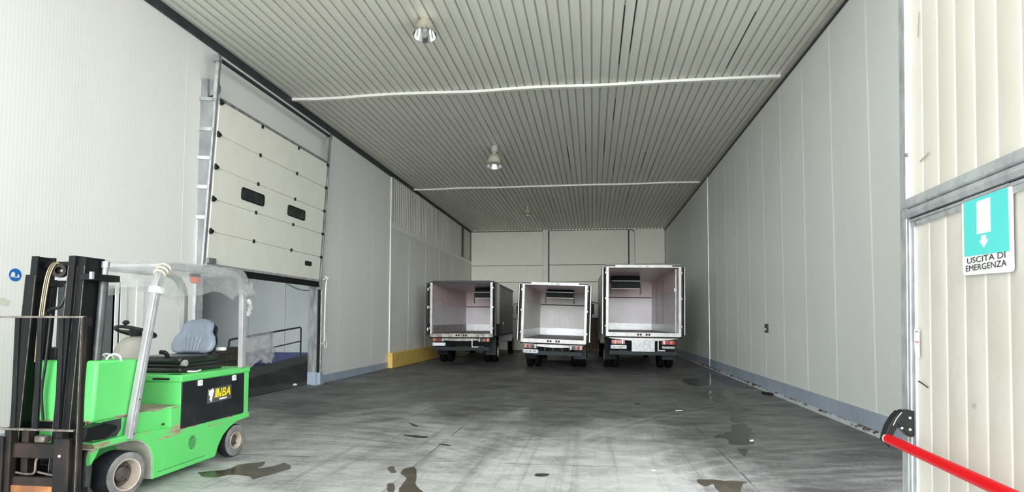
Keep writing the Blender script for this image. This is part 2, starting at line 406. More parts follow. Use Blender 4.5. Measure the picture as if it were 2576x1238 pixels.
for i, yy in enumerate((21.3, 23.5, 25.7, 28.0)):
    t1 = MB(); t1.box(b-0.01, b-0.001, yy, yy+0.09, 0.5, 4.64); struct('trim_%d' % (4+i), t1, m_wall_r)
t1 = MB(); t1.box(b-T, b+0.035, YW, 19.3, 6.34, ZC+0.02); struct('trim_8', t1, m_dark_trim, 'black closing strip under the ceiling on the left wall')
t1 = MB(); t1.box(b-0.01, b+0.02, 19.3, YB, 6.40, ZC+0.02); struct('trim_9', t1, m_dark_trim)
# faint panel joints
t1 = MB()
for yy in (9.0, 15.2, 17.6):
    z0 = 0.3 if yy > 8 else 0.35
    t1.box(b-0.002, b+0.0015, yy, yy+0.012, z0, 6.33)
struct('trim_10', t1, m_wall_l)
# base band left
t1 = MB(); t1.box(b, b+0.012, 14.14, 19.12, 0.0, 0.20); t1.box(b, b+0.012, YW, PDY0-0.12, 0, 0.26); t1.box(b, b+0.012, PDY1+0.12, 9.36, 0, 0.26)
struct('baseboard_left', t1, m_blue_band, 'blue grey painted base band of the left wall')

# yellow kerb
t1 = MB(); t1.box(b, b+0.16, 19.12, 31.5, 0, 0.5)
k = t1.build('kerb', m_yellow, None, 0.012); tag(k, 'long ochre yellow kerb at the foot of the ribbed left wall', 'kerb')

# right wall: panels with V joints every 1.31 m
rw = MB(); y = 7.57; pts = [(XR+0.2, 7.0), (XR+0.2, YB)]
ys = []
yy = 8.88
while yy < 20.0: ys.append(yy); yy += 1.31
ys2 = [22.6, 24.2, 25.8, 27.4, 29.0, 30.6]
prof = [(XR, 7.0)]
for q in ys: prof += [(XR, q-0.030), (XR-0.0025, q-0.022), (XR-0.0025, q-0.008), (XR+0.005, q), (XR+0.0, q+0.012)]
for q in ys2: prof += [(XR, q-0.02), (XR+0.006, q), (XR, q+0.02)]
prof += [(XR, YB)]
rw.prism(prof[::-1] + [(XR+0.2, 7.0), (XR+0.2, YB)], 'z', 0.05, 6.46)
struct('wall_right', rw, m_wall_r, 'pale grey sandwich panel wall on the right')
t1 = MB(); t1.box(XR-0.022, XR, 20.62, 20.67, 0.07, 6.4); struct('trim_11', t1, m_white_trim, 'bright vertical joint trim on the right wall')
t1 = MB(); t1.box(XR-0.06, XR, 7.0, YB, 6.40, 6.5); struct('trim_12', t1, pmat('grey_violet_trim', (0.36,0.34,0.33), (0.44,0.42,0.41), 0.5))
t1 = MB(); t1.box(XR-0.02, XR, 7.0, YB, 6.36, 6.40); struct('trim_13', t1, m_dark_trim)
t1 = MB(); t1.box(XR-0.014, XR, 7.0, YB, 0.075, 0.315); struct('baseboard_right', t1, m_blue_band, 'blue grey painted base band of the right wall')
def kerb_mat():
    m, t = newmat('chipped_white_kerb')
    sep = t.node('ShaderNodeSeparateXYZ'); t.l.new(t.world(), sep.inputs[0])
    nz = t.noise(t.world((3,2.2,6)), 2.6, 5, 0.7)
    big = t.noise(t.world((0.3,0.45,0.3)), 1.3, 2)
    hgt = t.math('MULTIPLY', t.math('SUBTRACT', sep.outputs[2], 0.03), 12.0)
    f = t.ramp(t.math('ADD', t.math('ADD', nz, t.math('MULTIPLY', big, 0.5)), t.math('MULTIPLY', hgt, 0.25)), [(0.78,0.0),(0.86,1.0)])
    base = t.mix(t.ramp(nz, [(0.4,0.0),(0.7,1.0)]), (0.62,0.66,0.69), (0.50,0.53,0.55))
    col = t.mix(f, base, t.ramp(t.noise(t.world((5,5,5)), 4.0, 4), [(0.35,(0.02,0.015,0.012)), (0.65,(0.16,0.06,0.035))]))
    t.bsdf(col, 0.7); return m
t1 = MB(); t1.box(XR-0.035, XR+0.1, 7.0, YB, 0, 0.055); t1.box(XR-0.008, XR+0.1, 7.0, YB, 0.055, 0.076); struct('baseboard_right.001', t1, kerb_mat(), 'chipped pale kerb with rust under the right base band')

# ceiling: deep grooved sheets running into the hall
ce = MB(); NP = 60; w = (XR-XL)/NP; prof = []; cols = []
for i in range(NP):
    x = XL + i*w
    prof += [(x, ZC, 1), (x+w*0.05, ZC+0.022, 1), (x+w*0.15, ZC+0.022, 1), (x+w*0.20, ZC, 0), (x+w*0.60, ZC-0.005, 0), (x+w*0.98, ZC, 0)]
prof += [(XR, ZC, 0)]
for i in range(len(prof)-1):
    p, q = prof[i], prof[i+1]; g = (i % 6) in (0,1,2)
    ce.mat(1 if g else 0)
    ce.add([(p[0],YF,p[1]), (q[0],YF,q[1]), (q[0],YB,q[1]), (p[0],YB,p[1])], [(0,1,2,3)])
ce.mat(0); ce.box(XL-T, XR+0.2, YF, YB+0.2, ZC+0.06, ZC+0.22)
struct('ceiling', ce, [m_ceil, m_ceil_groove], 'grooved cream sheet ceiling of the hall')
t1 = MB(); random.seed(3)
for k in range(22):
    i = random.randrange(4, 56); y = random.uniform(8.5, 30); x = XL + (i+0.1)*w
    t1.box(x-0.006, x+0.006, y, y+random.uniform(0.8, 2.6), ZC+0.012, ZC+0.024)
struct('trim_22', t1, m_dark_trim, 'dark open joints between ceiling sheets')
for i, (yb, amp) in enumerate(((12.48, 0.022), (21.77, 0.02))):
    t1 = MB(); pts = []
    for k in range(41):
        x = XL+0.03 + (XR-XL-0.1)*k/40
        pts.append((x, yb + 0.02*math.sin(k*0.5), ZC-0.03-amp*abs(math.sin(k*0.32+i))*(0.4+0.6*noise.noise(Vector((k*0.21,i,0))))))
    t1.rtube(pts, 0.10, 0.055, (0,1,0)); struct('trim_%d' % (14+i), t1, m_white_trim, 'white cover strip across the ceiling')

# back wall of concrete panels
bw = MB(); bw.box(XL-T, XR+0.2, YB, YB+0.2, 0, ZC)
struct('wall_back', bw, pmat('dark_joint', (0.20,0.195,0.17), (0.26,0.25,0.22), 0.8), 'cream concrete back wall')
for i, (x0,x1,z0,z1) in enumerate(((XL+0.03,-2.68,4.585,6.42),(-2.34,1.88,4.60,6.44),(2.25,XR-0.03,4.60,6.46),(XL+0.03,-2.68,3.675,4.55),(-2.34,1.88,3.68,4.565),(XL+0.03,-2.68,0.0,3.64),(-2.34,1.88,0.0,3.645),(2.25,XR-0.03,0.0,4.565))):
    t1 = MB(); t1.box(x0,x1,YB-0.035,YB,z0,z1); struct('wall_back.%03d' % (i+1), t1, m_concrete_w, None, 0.006)
t1 = MB(); t1.box(-2.66,-2.37,YB-0.16,YB,0,ZC); struct('trim_16', t1, m_concrete_c, 'concrete column on the back wall', 0.01)
t1 = MB(); t1.box(1.93,2.22,YB-0.14,YB,0,ZC); struct('trim_17', t1, m_concrete_c, 'second concrete column on the back wall', 0.01)
t1 = MB(); t1.tube(arc_corner([(1.92,YB-0.17,0.2),(1.92,YB-0.17,6.3),(1.92,YB-0.17,6.42),(2.12,YB-0.17,6.42),(2.16,YB-0.17,6.3)],0.06), 0.022, 8)
tag(t1.build('wall_pipe', m_dark_trim), 'thin black pipe beside the right column of the back wall', 'pipe')
t1 = MB(); t1.tube([(-2.345,YB-0.10,0.2),(-2.345,YB-0.10,6.4)], 0.03, 8)
tag(t1.build('wall_pipe', m_dark_trim), 'straight black pipe beside the left column of the back wall', 'pipe')
t1 = MB(); t1.box(-0.42,0.30,YB-0.12,YB-0.06,0.02,1.74)
tag(t1.build('wooden_panel', pmat('brown_board', (0.10,0.062,0.04), (0.15,0.095,0.06), 0.6), None, 0.01), 'brown board standing against the back wall between middle and right truck', 'board')

# room behind the left wall (unseen far side left open to let daylight in)
IN = pmat('inner_room_wall', (0.60,0.65,0.65), (0.68,0.72,0.72), 0.55, 0, 1.2, (1,1,0.4), world=True)
t1 = MB(); t1.box(-14.2, XL-T, 4.85, 21.0, -0.2, 0.0); struct('floor.001', t1, m_floor_in, 'dark floor of the inner room')
t1 = MB(); t1.box(-14.2, XL-T, 20.3, 20.5, 0, 4.6); struct('wall_inner_back', t1, IN, 'pale grey wall at the end of the inner room')
t1 = MB(); t1.box(-14.2, XL-T, 4.85, 5.0, 0, 4.6); struct('wall_inner_front', t1, IN)
t1 = MB(); t1.box(-14.2,-14.05,14.5,20.3,0,4.6); t1.box(-14.2,-14.05,5.0,8.0,0,4.6); struct('wall_inner_left', t1, IN)
t1 = MB(); t1.box(-14.2, XL-T, 4.85, 20.5, 4.6, 4.75); struct('ceiling.001', t1, IN)
t1 = MB(); t1.box(-14.05, XL-T-0.01, 20.285, 20.3, 0, 0.42); struct('baseboard_inner', t1, pmat('navy_blue_paint', (0.02,0.04,0.16), (0.03,0.06,0.22), 0.5), 'dark blue base band of the inner room wall')
t1 = MB()
for xx in (-12.3,-10.9,-9.5,-8.1): t1.box(xx, xx+0.02, 20.28, 20.3, 0.42, 4.6)
struct('trim_18', t1, m_wall_r)
t1 = MB(); t1.add([(-8.75,10.4,0.0),(XL-T-0.02,10.4,0.0),(XL-T-0.02,20.28,0.0),(-8.75,20.28,0.0),(-8.75,10.41,0.01),(-7.9,10.41,0.01),(-7.9,20.28,0.70),(-8.75,20.28,0.70),(XL-T-0.02,10.41,0.005),(XL-T-0.02,20.28,0.02)],
      [(4,5,6,7),(5,8,9,6),(0,4,7,3),(8,1,2,9),(7,6,9,2,3),(0,1,8,5,4)])
struct('ramp', t1, m_floor_in, 'dark ramp rising inside the inner room')

# ramp rail with plastic sheet
RXX = -8.65
rail = thing('handrail', 'dark tubular handrail on the ramp seen under the raised dock door', 'handrail', (RXX, 15.3, 0.3))
def rz(y): return 1.082 + (1.353-1.082)/(17.1-13.5)*(y-13.5)
mr = pmat('dark_rail_paint', (0.022,0.026,0.026), (0.05,0.055,0.055), 0.4)
q = MB(); q.tube(arc_corner([(RXX,13.5,0.2),(RXX,13.5,rz(13.5)),(RXX,17.1,rz(17.1)),(RXX,17.1,0.44)], 0.09), 0.025, 10); q.build('rail_frame', mr, rail)
q = MB(); q.tube([(RXX,13.5,rz(13.5)-0.42),(RXX,17.1,rz(17.1)-0.42)], 0.018, 8); q.build('mid_rail', mr, rail)
q = MB(); q.tube([(RXX,15.4,0.33),(RXX,15.4,rz(15.4))], 0.022, 8); q.build('post', mr, rail)
def sheet(u, v):
    y = 13.95 + 1.45*u; z = rz(y)+0.03; L = 0.74+0.06*math.sin(u*9.0+0.6)+0.12*noise.noise(Vector((u*4,3,1)))
    if v < 0.08: d = Vector((0.03*v/0.08, 0, 0))
    else: d = Vector((0.04 + 0.10*(v-0.08), 0, -(v-0.08)/0.92*L))
    w = noise.noise_vector(Vector((u*5, v*4, 2)))*0.07 + noise.noise_vector(Vector((u*13, v*11, 5)))*0.03
    return Vector((RXX+0.01, y, z)) + d + w*min(1, v*3)
q = MB(); q.grid(sheet, 40, 30)
tag(q.build('plastic_sheet', m_film_bag, None), 'crumpled clear plastic sheet hung over the ramp handrail', 'plastic sheet')
q = MB(); cp = []
for k in range(25):
    t = k/24; cp.append((-11.1+2.0*t, 20.268, 3.05-0.43*math.sin(PI*t)))
q.tube(cp, 0.018, 8); tag(q.build('cable', m_galv_dark), 'grey cable hanging in a loop on the inner room wall', 'cable')
# pallets
wood = pmat('dark_pallet_wood', (0.05,0.042,0.035), (0.10,0.085,0.07), 0.8, 0, 5, (1,6,1))
def pallet_parts(name, loc):
    p = thing(name, '', 'pallet', loc, group='stacked pallets in the inner room')
    x,y,z = loc
    for k in range(5):
        d = MB(); d.box(x-0.6, x+0.6, y-0.4+k*0.175, y-0.4+k*0.175+0.1, z+0.12, z+0.142); d.build('deck_board', wood, p)
    for k in range(3):
        d = MB(); d.box(x-0.6+k*0.55, x-0.6+k*0.55+0.1, y-0.4, y+0.4, z, z+0.12); d.build('bearer', wood, p)
    return p
names = ['lowest pallet of the dark stack in the inner room behind the forklift', 'second pallet up in the dark stack behind the forklift', 'third pallet up in the dark stack behind the forklift', 'fourth pallet up in the dark stack behind the forklift', 'fifth pallet up in the dark stack behind the forklift', 'topmost pallet of the dark stack behind the forklift']
pal = pallet_parts('pallet', (-8.2, 11.9, 0.11))
pal['label'] = names[0]
for k in range(1, 6):
    c = pal.copy(); COL.objects.link(c); c.location = pal.location + Vector((0.02*(-1)**k, 0.015*k*(-1)**k, 0.145*k)); c['label'] = names[k]
    for ch in pal.children:
        d = ch.copy(); d.parent = c; COL.objects.link(d)

# ================================================================== small door on the left wall
d = MB(); d.box(XL-0.04, XL+0.010, PDY0-0.08, PDY0, 0, PDZ+0.07); d.box(XL-0.04, XL+0.010, PDY1, PDY1+0.06, 0, PDZ+0.07); d.box(XL-0.04, XL+0.010, PDY0, PDY1, PDZ, PDZ+0.07)
d.mat(1); d.box(XL-0.07, XL-0.03, PDY0, PDY1, 0.01, PDZ)
o = struct('door_1', d, [m_white, pmat('grey_door_leaf', (0.115,0.135,0.135), (0.14,0.16,0.16), 0.5)], 'grey door in white frame behind the forklift mast')
h = MB(); h.tube([(XL-0.03,6.84,1.05),(XL+0.02,6.84,1.05),(XL+0.02,6.95,1.05)], 0.011, 8); h.build('door_handle', m_black, o)
t1 = MB(); t1.box(XL, XL+0.012, 7.735, 7.745, 0, 2.1); struct('trim_20', t1, m_dark_trim)
t1 = MB(); t1.box(XL, XL+0.02, 7.75, 7.86, 0, 2.12); struct('trim_21', t1, m_wall_r)
t1 = MB(); t1.box(XL, XL+0.012, 8.06, 8.20, 0, 2.14); struct('trim_19', t1, m_white, 'white upright trim to the right of the small door')
# blue round safety sign
sg = MB(); sg.cyl((XL, 6.17, 2.07), (XL+0.006, 6.17, 2.07), 0.075, 40)
sgo = sg.build('safety_sign', pmat('sign_blue', (0.01,0.12,0.42), (0.012,0.14,0.46), 0.4)); tag(sgo, 'small round blue safety sign on the left wall beside the forklift mast', 'sign')
q = MB()
q.prism([(6.115,2.055),(6.165,2.055),(6.162,2.085),(6.155,2.10),(6.13,2.10),(6.12,2.085)], 'x', XL+0.006, XL+0.0075)
q.prism([(6.11,2.042),(6.215,2.04),(6.215,2.05),(6.11,2.052)], 'x', XL+0.006, XL+0.0075)
q.prism([(6.195,2.052),(6.218,2.052),(6.214,2.075),(6.205,2.08),(6.197,2.07)], 'x', XL+0.006, XL+0.0075)
q.build('pictogram', m_white, sgo, 0, False)
q = MB(); q.prism([(5.98,1.72),(6.10,1.70),(6.13,1.76),(6.05,1.80),(5.99,1.79)], 'x', XL, XL+0.002); tag(q.build('stain', pmat('tan_stain', (0.56,0.54,0.46), (0.64,0.62,0.55), 0.7)), 'faint tan stain on the left wall under the blue sign', 'stain')

# ================================================================== dock door
SL = 0.056
def dx(z): return XL + 0.05 + SL*max(0, z-2.45)
dd = thing('dock_door', 'raised cream sectional dock door with two dark windows on the left wall', 'dock door', (XL, 11.8, 2.4))
Z0, Z1 = 2.53, 5.36
sec = [Z0, 3.082, 3.642, 4.20, 4.768, Z1]
def slab(y0,y1,z0,z1,th=0.05, off=0.0): # slanted slab on the door plane
    q = MB(); A = dx(z0)+off; B = dx(z1)+off
    q.add([(A,y0,z0),(A+th,y0,z0),(A+th,y1,z0),(A,y1,z0),(B,y0,z1),(B+th,y0,z1),(B+th,y1,z1),(B,y1,z1)], [(0,3,2,1),(4,5,6,7),(0,1,5,4),(1,2,6,5),(2,3,7,6),(3,0,4,7)])
    return q
for i in range(5):
    slab(9.52, 13.80, sec[i]+0.003, sec[i+1]-0.003).build('door_section', m_door_panel, dd, 0.003)
slab(9.50, 13.83, Z0-0.045, Z0, 0.06).build('bottom_rail', m_galv, dd)
slab(9.48, 13.86, Z0-0.17, Z0-0.045, 0.035).build('rubber_seal', m_rubber, dd)
slab(9.50, 13.83, Z1, Z1+0.05, 0.055).build('top_rail', m_galv_dark, dd)
def rrect(cy, cz, hy, hz, r, n=5):
    P = []
    for (sy, sz, a0) in ((1,1,0),(-1,1,PI/2),(-1,-1,PI),(1,-1,3*PI/2)):
        for k in range(n+1):
            a = a0 + PI/2*k/n; P.append((cy+sy*(hy-r)+r*math.cos(a), cz+sz*(hz-r)+r*math.sin(a)))
    return P
def plate(pts, off, th):
    q = MB(); n = len(pts); vs = [(dx(z)+0.05+off, y, z) for y,z in pts] + [(dx(z)+0.05+off+th, y, z) for y,z in pts]
    q.add(vs, [tuple(range(n)), tuple(range(n,2*n))[::-1]] + [(i,(i+1)%n,n+(i+1)%n,n+i) for i in range(n)]); return q
for cy in (10.745, 12.465):
    wnd = plate(rrect(cy, 3.918, 0.395, 0.118, 0.06), -0.005, 0.018).build('window', m_black, dd)
    plate(rrect(cy, 3.918, 0.362, 0.084, 0.04), 0.006, 0.009).build('pane', m_smoke, wnd)
plate(rrect(13.185, 2.868, 0.165, 0.055, 0.045), -0.004, 0.012).build('handle_recess', m_black, dd)
for zz in (3.082, 3.642, 4.20, 4.768, 5.33):
    for cy in (10.875, 12.345):
        plate([(cy-0.026,zz-0.033),(cy+0.026,zz-0.033),(cy+0.026,zz+0.033),(cy-0.026,zz+0.033)], 0, 0.02).build('hinge', m_black, dd)
    for cy in (9.54, 13.78):
        plate([(cy-0.03,zz-0.05),(cy+0.02,zz-0.045),(cy+0.075,zz+0.0),(cy+0.06,zz+0.02),(cy-0.03,zz+0.05)] if cy < 11 else [(cy-0.03,zz-0.03),(cy+0.05,zz-0.03),(cy+0.05,zz+0.03),(cy-0.03,zz+0.03)], 0, 0.03).build('roller_bracket', m_black, dd)
plate([(9.50,2.53),(9.70,2.53),(9.70,2.62),(9.50,2.62)], 0, 0.05).build('cable_bracket', m_galv_dark, dd)
# tracks and frame
m_sideplate = pmat('grey_side_plate', (0.15,0.16,0.165), (0.30,0.31,0.31), 0.5, 0.1, 3, (1,1,0.4))
tr = thing('door_track', 'grey steel track frame and spring shaft of the dock door', 'door track', (XL, 11.8, 0))
def track(y0, y1, z0, z1, name='track', mat=m_galv_dark, th=0.05):
    slab(y0, y1, z0, z1, th, -0.02).build(name, mat, tr, 0.004)
track(9.45, 9.505, 2.4, 6.08); track(9.42, 9.45, 2.4, 6.08, 'track_edge', m_galv, 0.06)
track(13.83, 13.89, 2.3, 6.08); track(13.89, 13.93, 2.3, 6.08, 'track_edge', m_galv_dark, 0.07)
q = MB(); q.box(XL, XL+0.07, 14.04, 14.11, 0.25, 2.45); q.build('lower_track', m_galv, tr, 0.004)
q = MB(); q.cyl((dx(6.05)+0.02, 9.43, 6.06), (dx(6.05)+0.02, 13.93, 6.06), 0.036, 10); q.build('spring_shaft', m_dark_trim, tr)
for yy in (9.38, 13.86):
    q = MB(); q.box(dx(6.05)-0.07, dx(6.05)+0.06, yy, yy+0.10, 6.0, 6.12); q.build('shaft_bracket', m_galv_dark, tr, 0.01)
q = MB(); q.box(XL, XL+0.03, 9.36, 9.545, 0, 3.25); q.build('door_post', m_galv, tr)
q = MB(); q.add([(XL,9.37,2.45),(dx(2.45)+0.02,9.425,2.45),(dx(5.36)+0.02,9.425,5.36),(XL,9.37,5.36),(XL,9.40,2.45),(dx(2.45)+0.02,9.44,2.45),(dx(5.36)+0.02,9.44,5.36),(XL,9.40,5.36)],[(0,1,2,3),(7,6,5,4),(0,4,5,1),(1,5,6,2),(2,6,7,3),(3,7,4,0)]); q.build('side_plate', m_sideplate, tr)
for zz in (3.3, 3.82, 4.32, 4.82, 5.34):
    q = MB(); q.bar((XL-0.01, 9.355, zz), (dx(zz)+0.025, 9.42, zz), 0.03, 0.06); q.build('standoff_bracket', m_galv_dark, tr)
    q = MB(); q.bar((XL, 14.02, zz), (dx(zz)+0.03, 13.90, zz), 0.05, 0.05); q.build('standoff_bracket', m_black, tr)
q = MB(); q.cyl((XL+0.12, 9.43, 5.56), (XL+0.12, 9.53, 5.56), 0.15, 24); q.build('cable_drum', m_galv_dark, tr)
q = MB(); q.box(XL, XL+0.12, 9.38, 9.41, 5.37, 5.70); q.bar((XL+0.0,9.37,5.71),(XL+0.2,9.50,5.50),0.03,0.025); q.build('drum_plate', m_galv_dark, tr)
q = MB(); q.box(XL-T-0.005, XL+0.01, 13.925, 13.975, 0.30, 2.6); q.build('reveal_lining', m_galv_dark, tr)
q = MB(); q.box(XL-T-0.008, XL+0.012, 13.92, 13.975, 0.0, 0.30); q.box(XL, XL+0.10, 13.975, 14.13, 0, 0.29); q.box(XL-0.05, XL+0.12, 13.80, 14.12, 0.0, 0.012); q.build('painted_foot', m_blue_band, tr)
q = MB(); q.box(XL+0.005, XL+0.05, 13.985, 14.02, 0.29, 2.45); q.build('seal_strip', m_rubber, tr)
# rope on the right track
rp = thing('rope', 'white pull rope knotted on the right track of the dock door', 'rope', (XL+0.1, 14.16, 2.6))
q = MB(); q.tube(smoothpath([(XL+0.13,14.0,2.55),(XL+0.14,14.14,2.58),(XL+0.11,14.16,2.3),(XL+0.10,14.16,1.6),(XL+0.10,14.15,1.25)],6), 0.018, 8); q.build('rope_line', m_rope, rp)
q = MB(); q.tube(smoothpath([(XL+0.10,14.08,2.60),(XL+0.15,14.14,2.56),(XL+0.15,14.22,2.62),(XL+0.12,14.28,2.60),(XL+0.15,14.18,2.55),(XL+0.12,14.12,2.64),(XL+0.15,14.18,2.60)],6), 0.016, 8); q.build('knot', m_rope, rp)
q = MB(); q.tube(smoothpath([(XL+0.10,14.15,1.28),(XL+0.13,14.10,1.05),(XL+0.11,14.0,0.98)],6), 0.013, 8); q.tube(smoothpath([(XL+0.10,14.15,1.28),(XL+0.12,14.11,1.0),(XL+0.12,14.18,0.86),(XL+0.12,14.25,1.0),(XL+0.10,14.17,1.26)],6), 0.013, 8); q.build('loop', m_rope, rp)
q = MB(); q.ball((XL-0.35,13.6,0.03), 0.05, 0.05, 0.03); tag(q.build('pebble', m_white), 'white pebble on the floor at the foot of the dock door jamb', 'pebble')

# switch on the right wall
sw = MB(); sw.box(XR-0.05, XR, 13.90, 14.02, 1.31, 1.50)
swo = sw.build('wall_switch', m_black, None, 0.008); tag(swo, 'small black switch box on the right wall', 'switch')
q = MB(); q.box(XR-0.058, XR-0.048, 13.92, 14.0, 1.36, 1.41); q.build('button', m_galv, swo)
q = MB(); q.tube(smoothpath([(3.60,13.62,0.03),(3.66,13.50,0.03),(3.74,13.40,0.03)],5), 0.03, 8)
tag(q.build('drain_pipe', m_black), 'short black pipe stub lying against the right kerb', 'pipe')
# ================================================================== open gate leaf with emergency door, right foreground
P0 = Vector((1.403, 2.90, 0)); E = Vector((-0.0633, -1.0, 0)).normalized(); NL = Vector((-1.0, 0.0633, 0)).normalized()
LEAN = 0.02
LX = Matrix(((E.x, NL.x, LEAN, P0.x-LEAN*1.55), (E.y, NL.y, 0, P0.y), (0,0,1,0), (0,0,0,1)))   # local (t, off, z) -> world
m_leaf = pmat('cream_gate_panel', (0.74,0.71,0.62), (0.80,0.77,0.69), 0.45, 0, 2.2, (1,1,0.5))
def soiled():
    m, t = newmat('soiled_cream_panel')
    nz = t.noise(t.world((1.5,1.5,0.8)), 3.0, 6, 0.65); sc = t.noise(t.world((7,7,7)), 3.0, 5, 0.7)
    col = t.ramp(nz, [(0.3,(0.62,0.595,0.53)), (0.55,(0.70,0.675,0.61)), (0.75,(0.74,0.72,0.66))])
    col = t.mix(t.math('MULTIPLY', t.ramp(sc, [(0.60,0.0),(0.72,1.0)]), 0.25), col, (0.40,0.38,0.34))
    t.bsdf(col, 0.5); return m
m_leaf2 = soiled()
gate = thing('gate_leaf', 'tall cream gate leaf in a galvanised frame standing open at right', 'gate', (P0.x, P0.y, 0))
def ribbed(t0, t1, z0, z1, pitch, name, mat, th=0.045):
    q = MB(LX); pts = []; t = t0
    while t < t1-0.001:
        e = min(t+pitch, t1)
        pts += [(t, 0.0), (e-0.030, 0.0), (e-0.018, 0.0009), (e-0.010, 0.0009), (e-0.003, -0.0012)]
        t = e
    pts += [(t1, 0.0)]
    q.prism(pts + [(t1, -th), (t0, -th)], 'z', z0, z1); return q.build(name, mat, gate)
ribbed(0.0, 3.5, 2.09, 3.8, 0.135, 'upper_panel', m_leaf)
q = MB(LX); q.box(-0.105, -0.02, -0.06, 0.0, 0.03, 3.8); q.box(-0.02, 0.004, -0.06, 0.018, 0.03, 3.8); q.build('edge_post', m_galv, gate, 0.004)
q = MB(LX); q.prism([(0.018,2.055),(0.03,2.062),(0.018,2.10),(-0.05,2.10),(-0.05,2.055)], 'x', -0.02, 3.5); q.build('upper_rail', m_galv, gate)
q = MB(LX); q.prism([(0.020,2.012),(0.028,2.03),(0.020,2.05),(-0.05,2.05),(-0.05,2.012)], 'x', -0.02, 3.5); q.build('lower_rail', m_galv, gate)
q = MB(LX); q.box(-0.02, 3.5, -0.05, 0.0, 2.0, 2.012); q.build('rail_gap', m_dark_trim, gate)
# emergency door in the leaf
edoor = thing('emergency_door', 'ribbed soiled cream emergency door set in the open gate leaf', 'door', (P0.x, P0.y, 0))
gate_sv = gate; gate = edoor
ribbed(0.05, 3.4, 0.06, 1.985, 0.135, 'door_panel', m_leaf2)
q = MB(LX); q.box(0.006, 0.03, -0.05, 0.016, 0.04, 2.005); q.box(0.03, 0.062, -0.05, 0.010, 0.04, 2.005); q.build('frame_stile', m_galv, edoor, 0.004)
q = MB(LX); q.box(0.03, 3.5, -0.05, 0.016, 1.992, 2.004); q.box(0.03, 3.5, -0.05, 0.012, 1.968, 1.992); q.build('frame_head', m_galv, edoor, 0.003)
q = MB(LX); q.box(0.0, 3.5, -0.05, 0.01, 0.02, 0.07); q.build('bottom_rail', m_galv, edoor)
gate = gate_sv
for (t_,z_) in ((1.05,1.985),(0.10,1.98),(0.6,2.07),(0.01,2.3)):
    q = MB(LX); q.cyl((t_,0.010,z_),(t_,0.02,z_),0.008,10); q.build('rivet', m_galv_dark, edoor if z_ < 2 else gate)
# sign
def leafpt(t, off, z): return LX @ Vector((t, off, z))
def sheet_on_leaf(pts, off, th):
    q = MB(LX); n = len(pts); q.add([(t,off,z) for t,z in pts] + [(t,off+th,z) for t,z in pts], [tuple(range(n)), tuple(range(n,2*n))[::-1]] + [(i,(i+1)%n,n+(i+1)%n,n+i) for i in range(n)]); return q
sT0, sT1, sZ0, sZ1 = 0.462, 0.762, 1.718, 2.005
def SP(u, v):   # sign coordinates, slightly crooked
    t = sT0 + (sT1-sT0)*u; z = sZ0 + (sZ1-sZ0)*v - 0.012*(1-u)*(1-v)*0 - 0.010*(u-0.5)*(1-v)
    return (t, z)
sgn = thing('exit_sign', 'teal and white emergency exit sign with a down arrow on the gate', 'sign', tuple(leafpt((sT0+sT1)/2, 0.01, sZ0)))
def rr(u0,u1,v0,v1,r,n=5):
    P = []
    for (su,sv,a0) in ((1,1,0),(0,1,PI/2),(0,0,PI),(1,0,3*PI/2)):
        for k in range(n+1):
            a = a0+PI/2*k/n; cu = (u1-r if su else u0+r); cv = (v1-r if sv else v0+r); P.append(SP(cu+r*math.cos(a), cv+r*math.sin(a)))
    return P
sheet_on_leaf(rr(0,1,0,1,0.05), 0.008, 0.006).build('backing', m_white, sgn, 0, False)
sheet_on_leaf([SP(u,v) for u,v in ((0.05,0.245),(0.955,0.235),(0.945,0.965),(0.05,0.96))], 0.014, 0.001).build('field', m_teal, sgn, 0, False)
sheet_on_leaf([SP(u,v) for u,v in ((0.335,0.50),(0.61,0.50),(0.615,0.915),(0.335,0.91))], 0.015, 0.001).build('doorway', m_white, sgn, 0, False)
sheet_on_leaf([SP(u,v) for u,v in ((0.425,0.475),(0.52,0.475),(0.52,0.415),(0.57,0.415),(0.475,0.325),(0.375,0.415),(0.425,0.415))], 0.015, 0.001).build('arrow', m_white, sgn, 0, False)
Ut = (LX.to_3x3() @ Vector((1,0,0))); Vt = (LX.to_3x3() @ Vector((0,0,1)))
for body, u, v, w_, h_ in (('USCITA DI', 0.115, 0.145, 0.77, 0.073), ('EMERGENZA', 0.085, 0.045, 0.82, 0.075)):
    p = SP(u, v); text('lettering', body, m_ink, sgn, leafpt(p[0], 0.0145, p[1]), Ut, Vt, h_*(sZ1-sZ0), w_*(sT1-sT0), 0.0, 0.0012)
# panic bar
pb = thing('panic_bar', 'red push bar on a black bracket across the emergency door', 'panic bar', tuple(leafpt(0.02,0.0,1.1)))
q = MB(LX); q.prism([(0.012,1.165),(0.012,1.052),(0.034,1.052),(0.052,1.075),(0.085,1.115),(0.058,1.165)][::-1], 'x', -0.002, 0.052)
q.build('bracket', m_black, pb, 0.006)
q = MB(LX); q.loft([[Vector((t,o,z)) for (t,o,z) in ((a,ox-0.012,zz-0.012),(a2,ox-0.012,zz-0.012),(a2,ox+0.014,zz+0.012),(a,ox+0.014,zz+0.012))] for (a,a2,ox,zz) in ((-0.006,0.05,0.052,1.150),(-0.006,0.05,0.075,1.125),(-0.006,0.048,0.098,1.085),(-0.004,0.046,0.112,1.045),(-0.004,0.046,0.118,1.012))])
q.build('arm', m_black, pb, 0.005)
q = MB(LX); q.tube([(0.0525,0.062,1.158),(0.0525,0.082,1.13),(0.0525,0.096,1.10)], 0.002, 6); q.build('edge_highlight', m_galv, pb)
for (oo,zz) in ((0.030,1.135),(0.030,1.085),(0.062,1.09)):
    q = MB(LX); q.cyl((0.052,oo,zz),(0.056,oo,zz),0.0052,12); q.build('screw', m_white, pb)
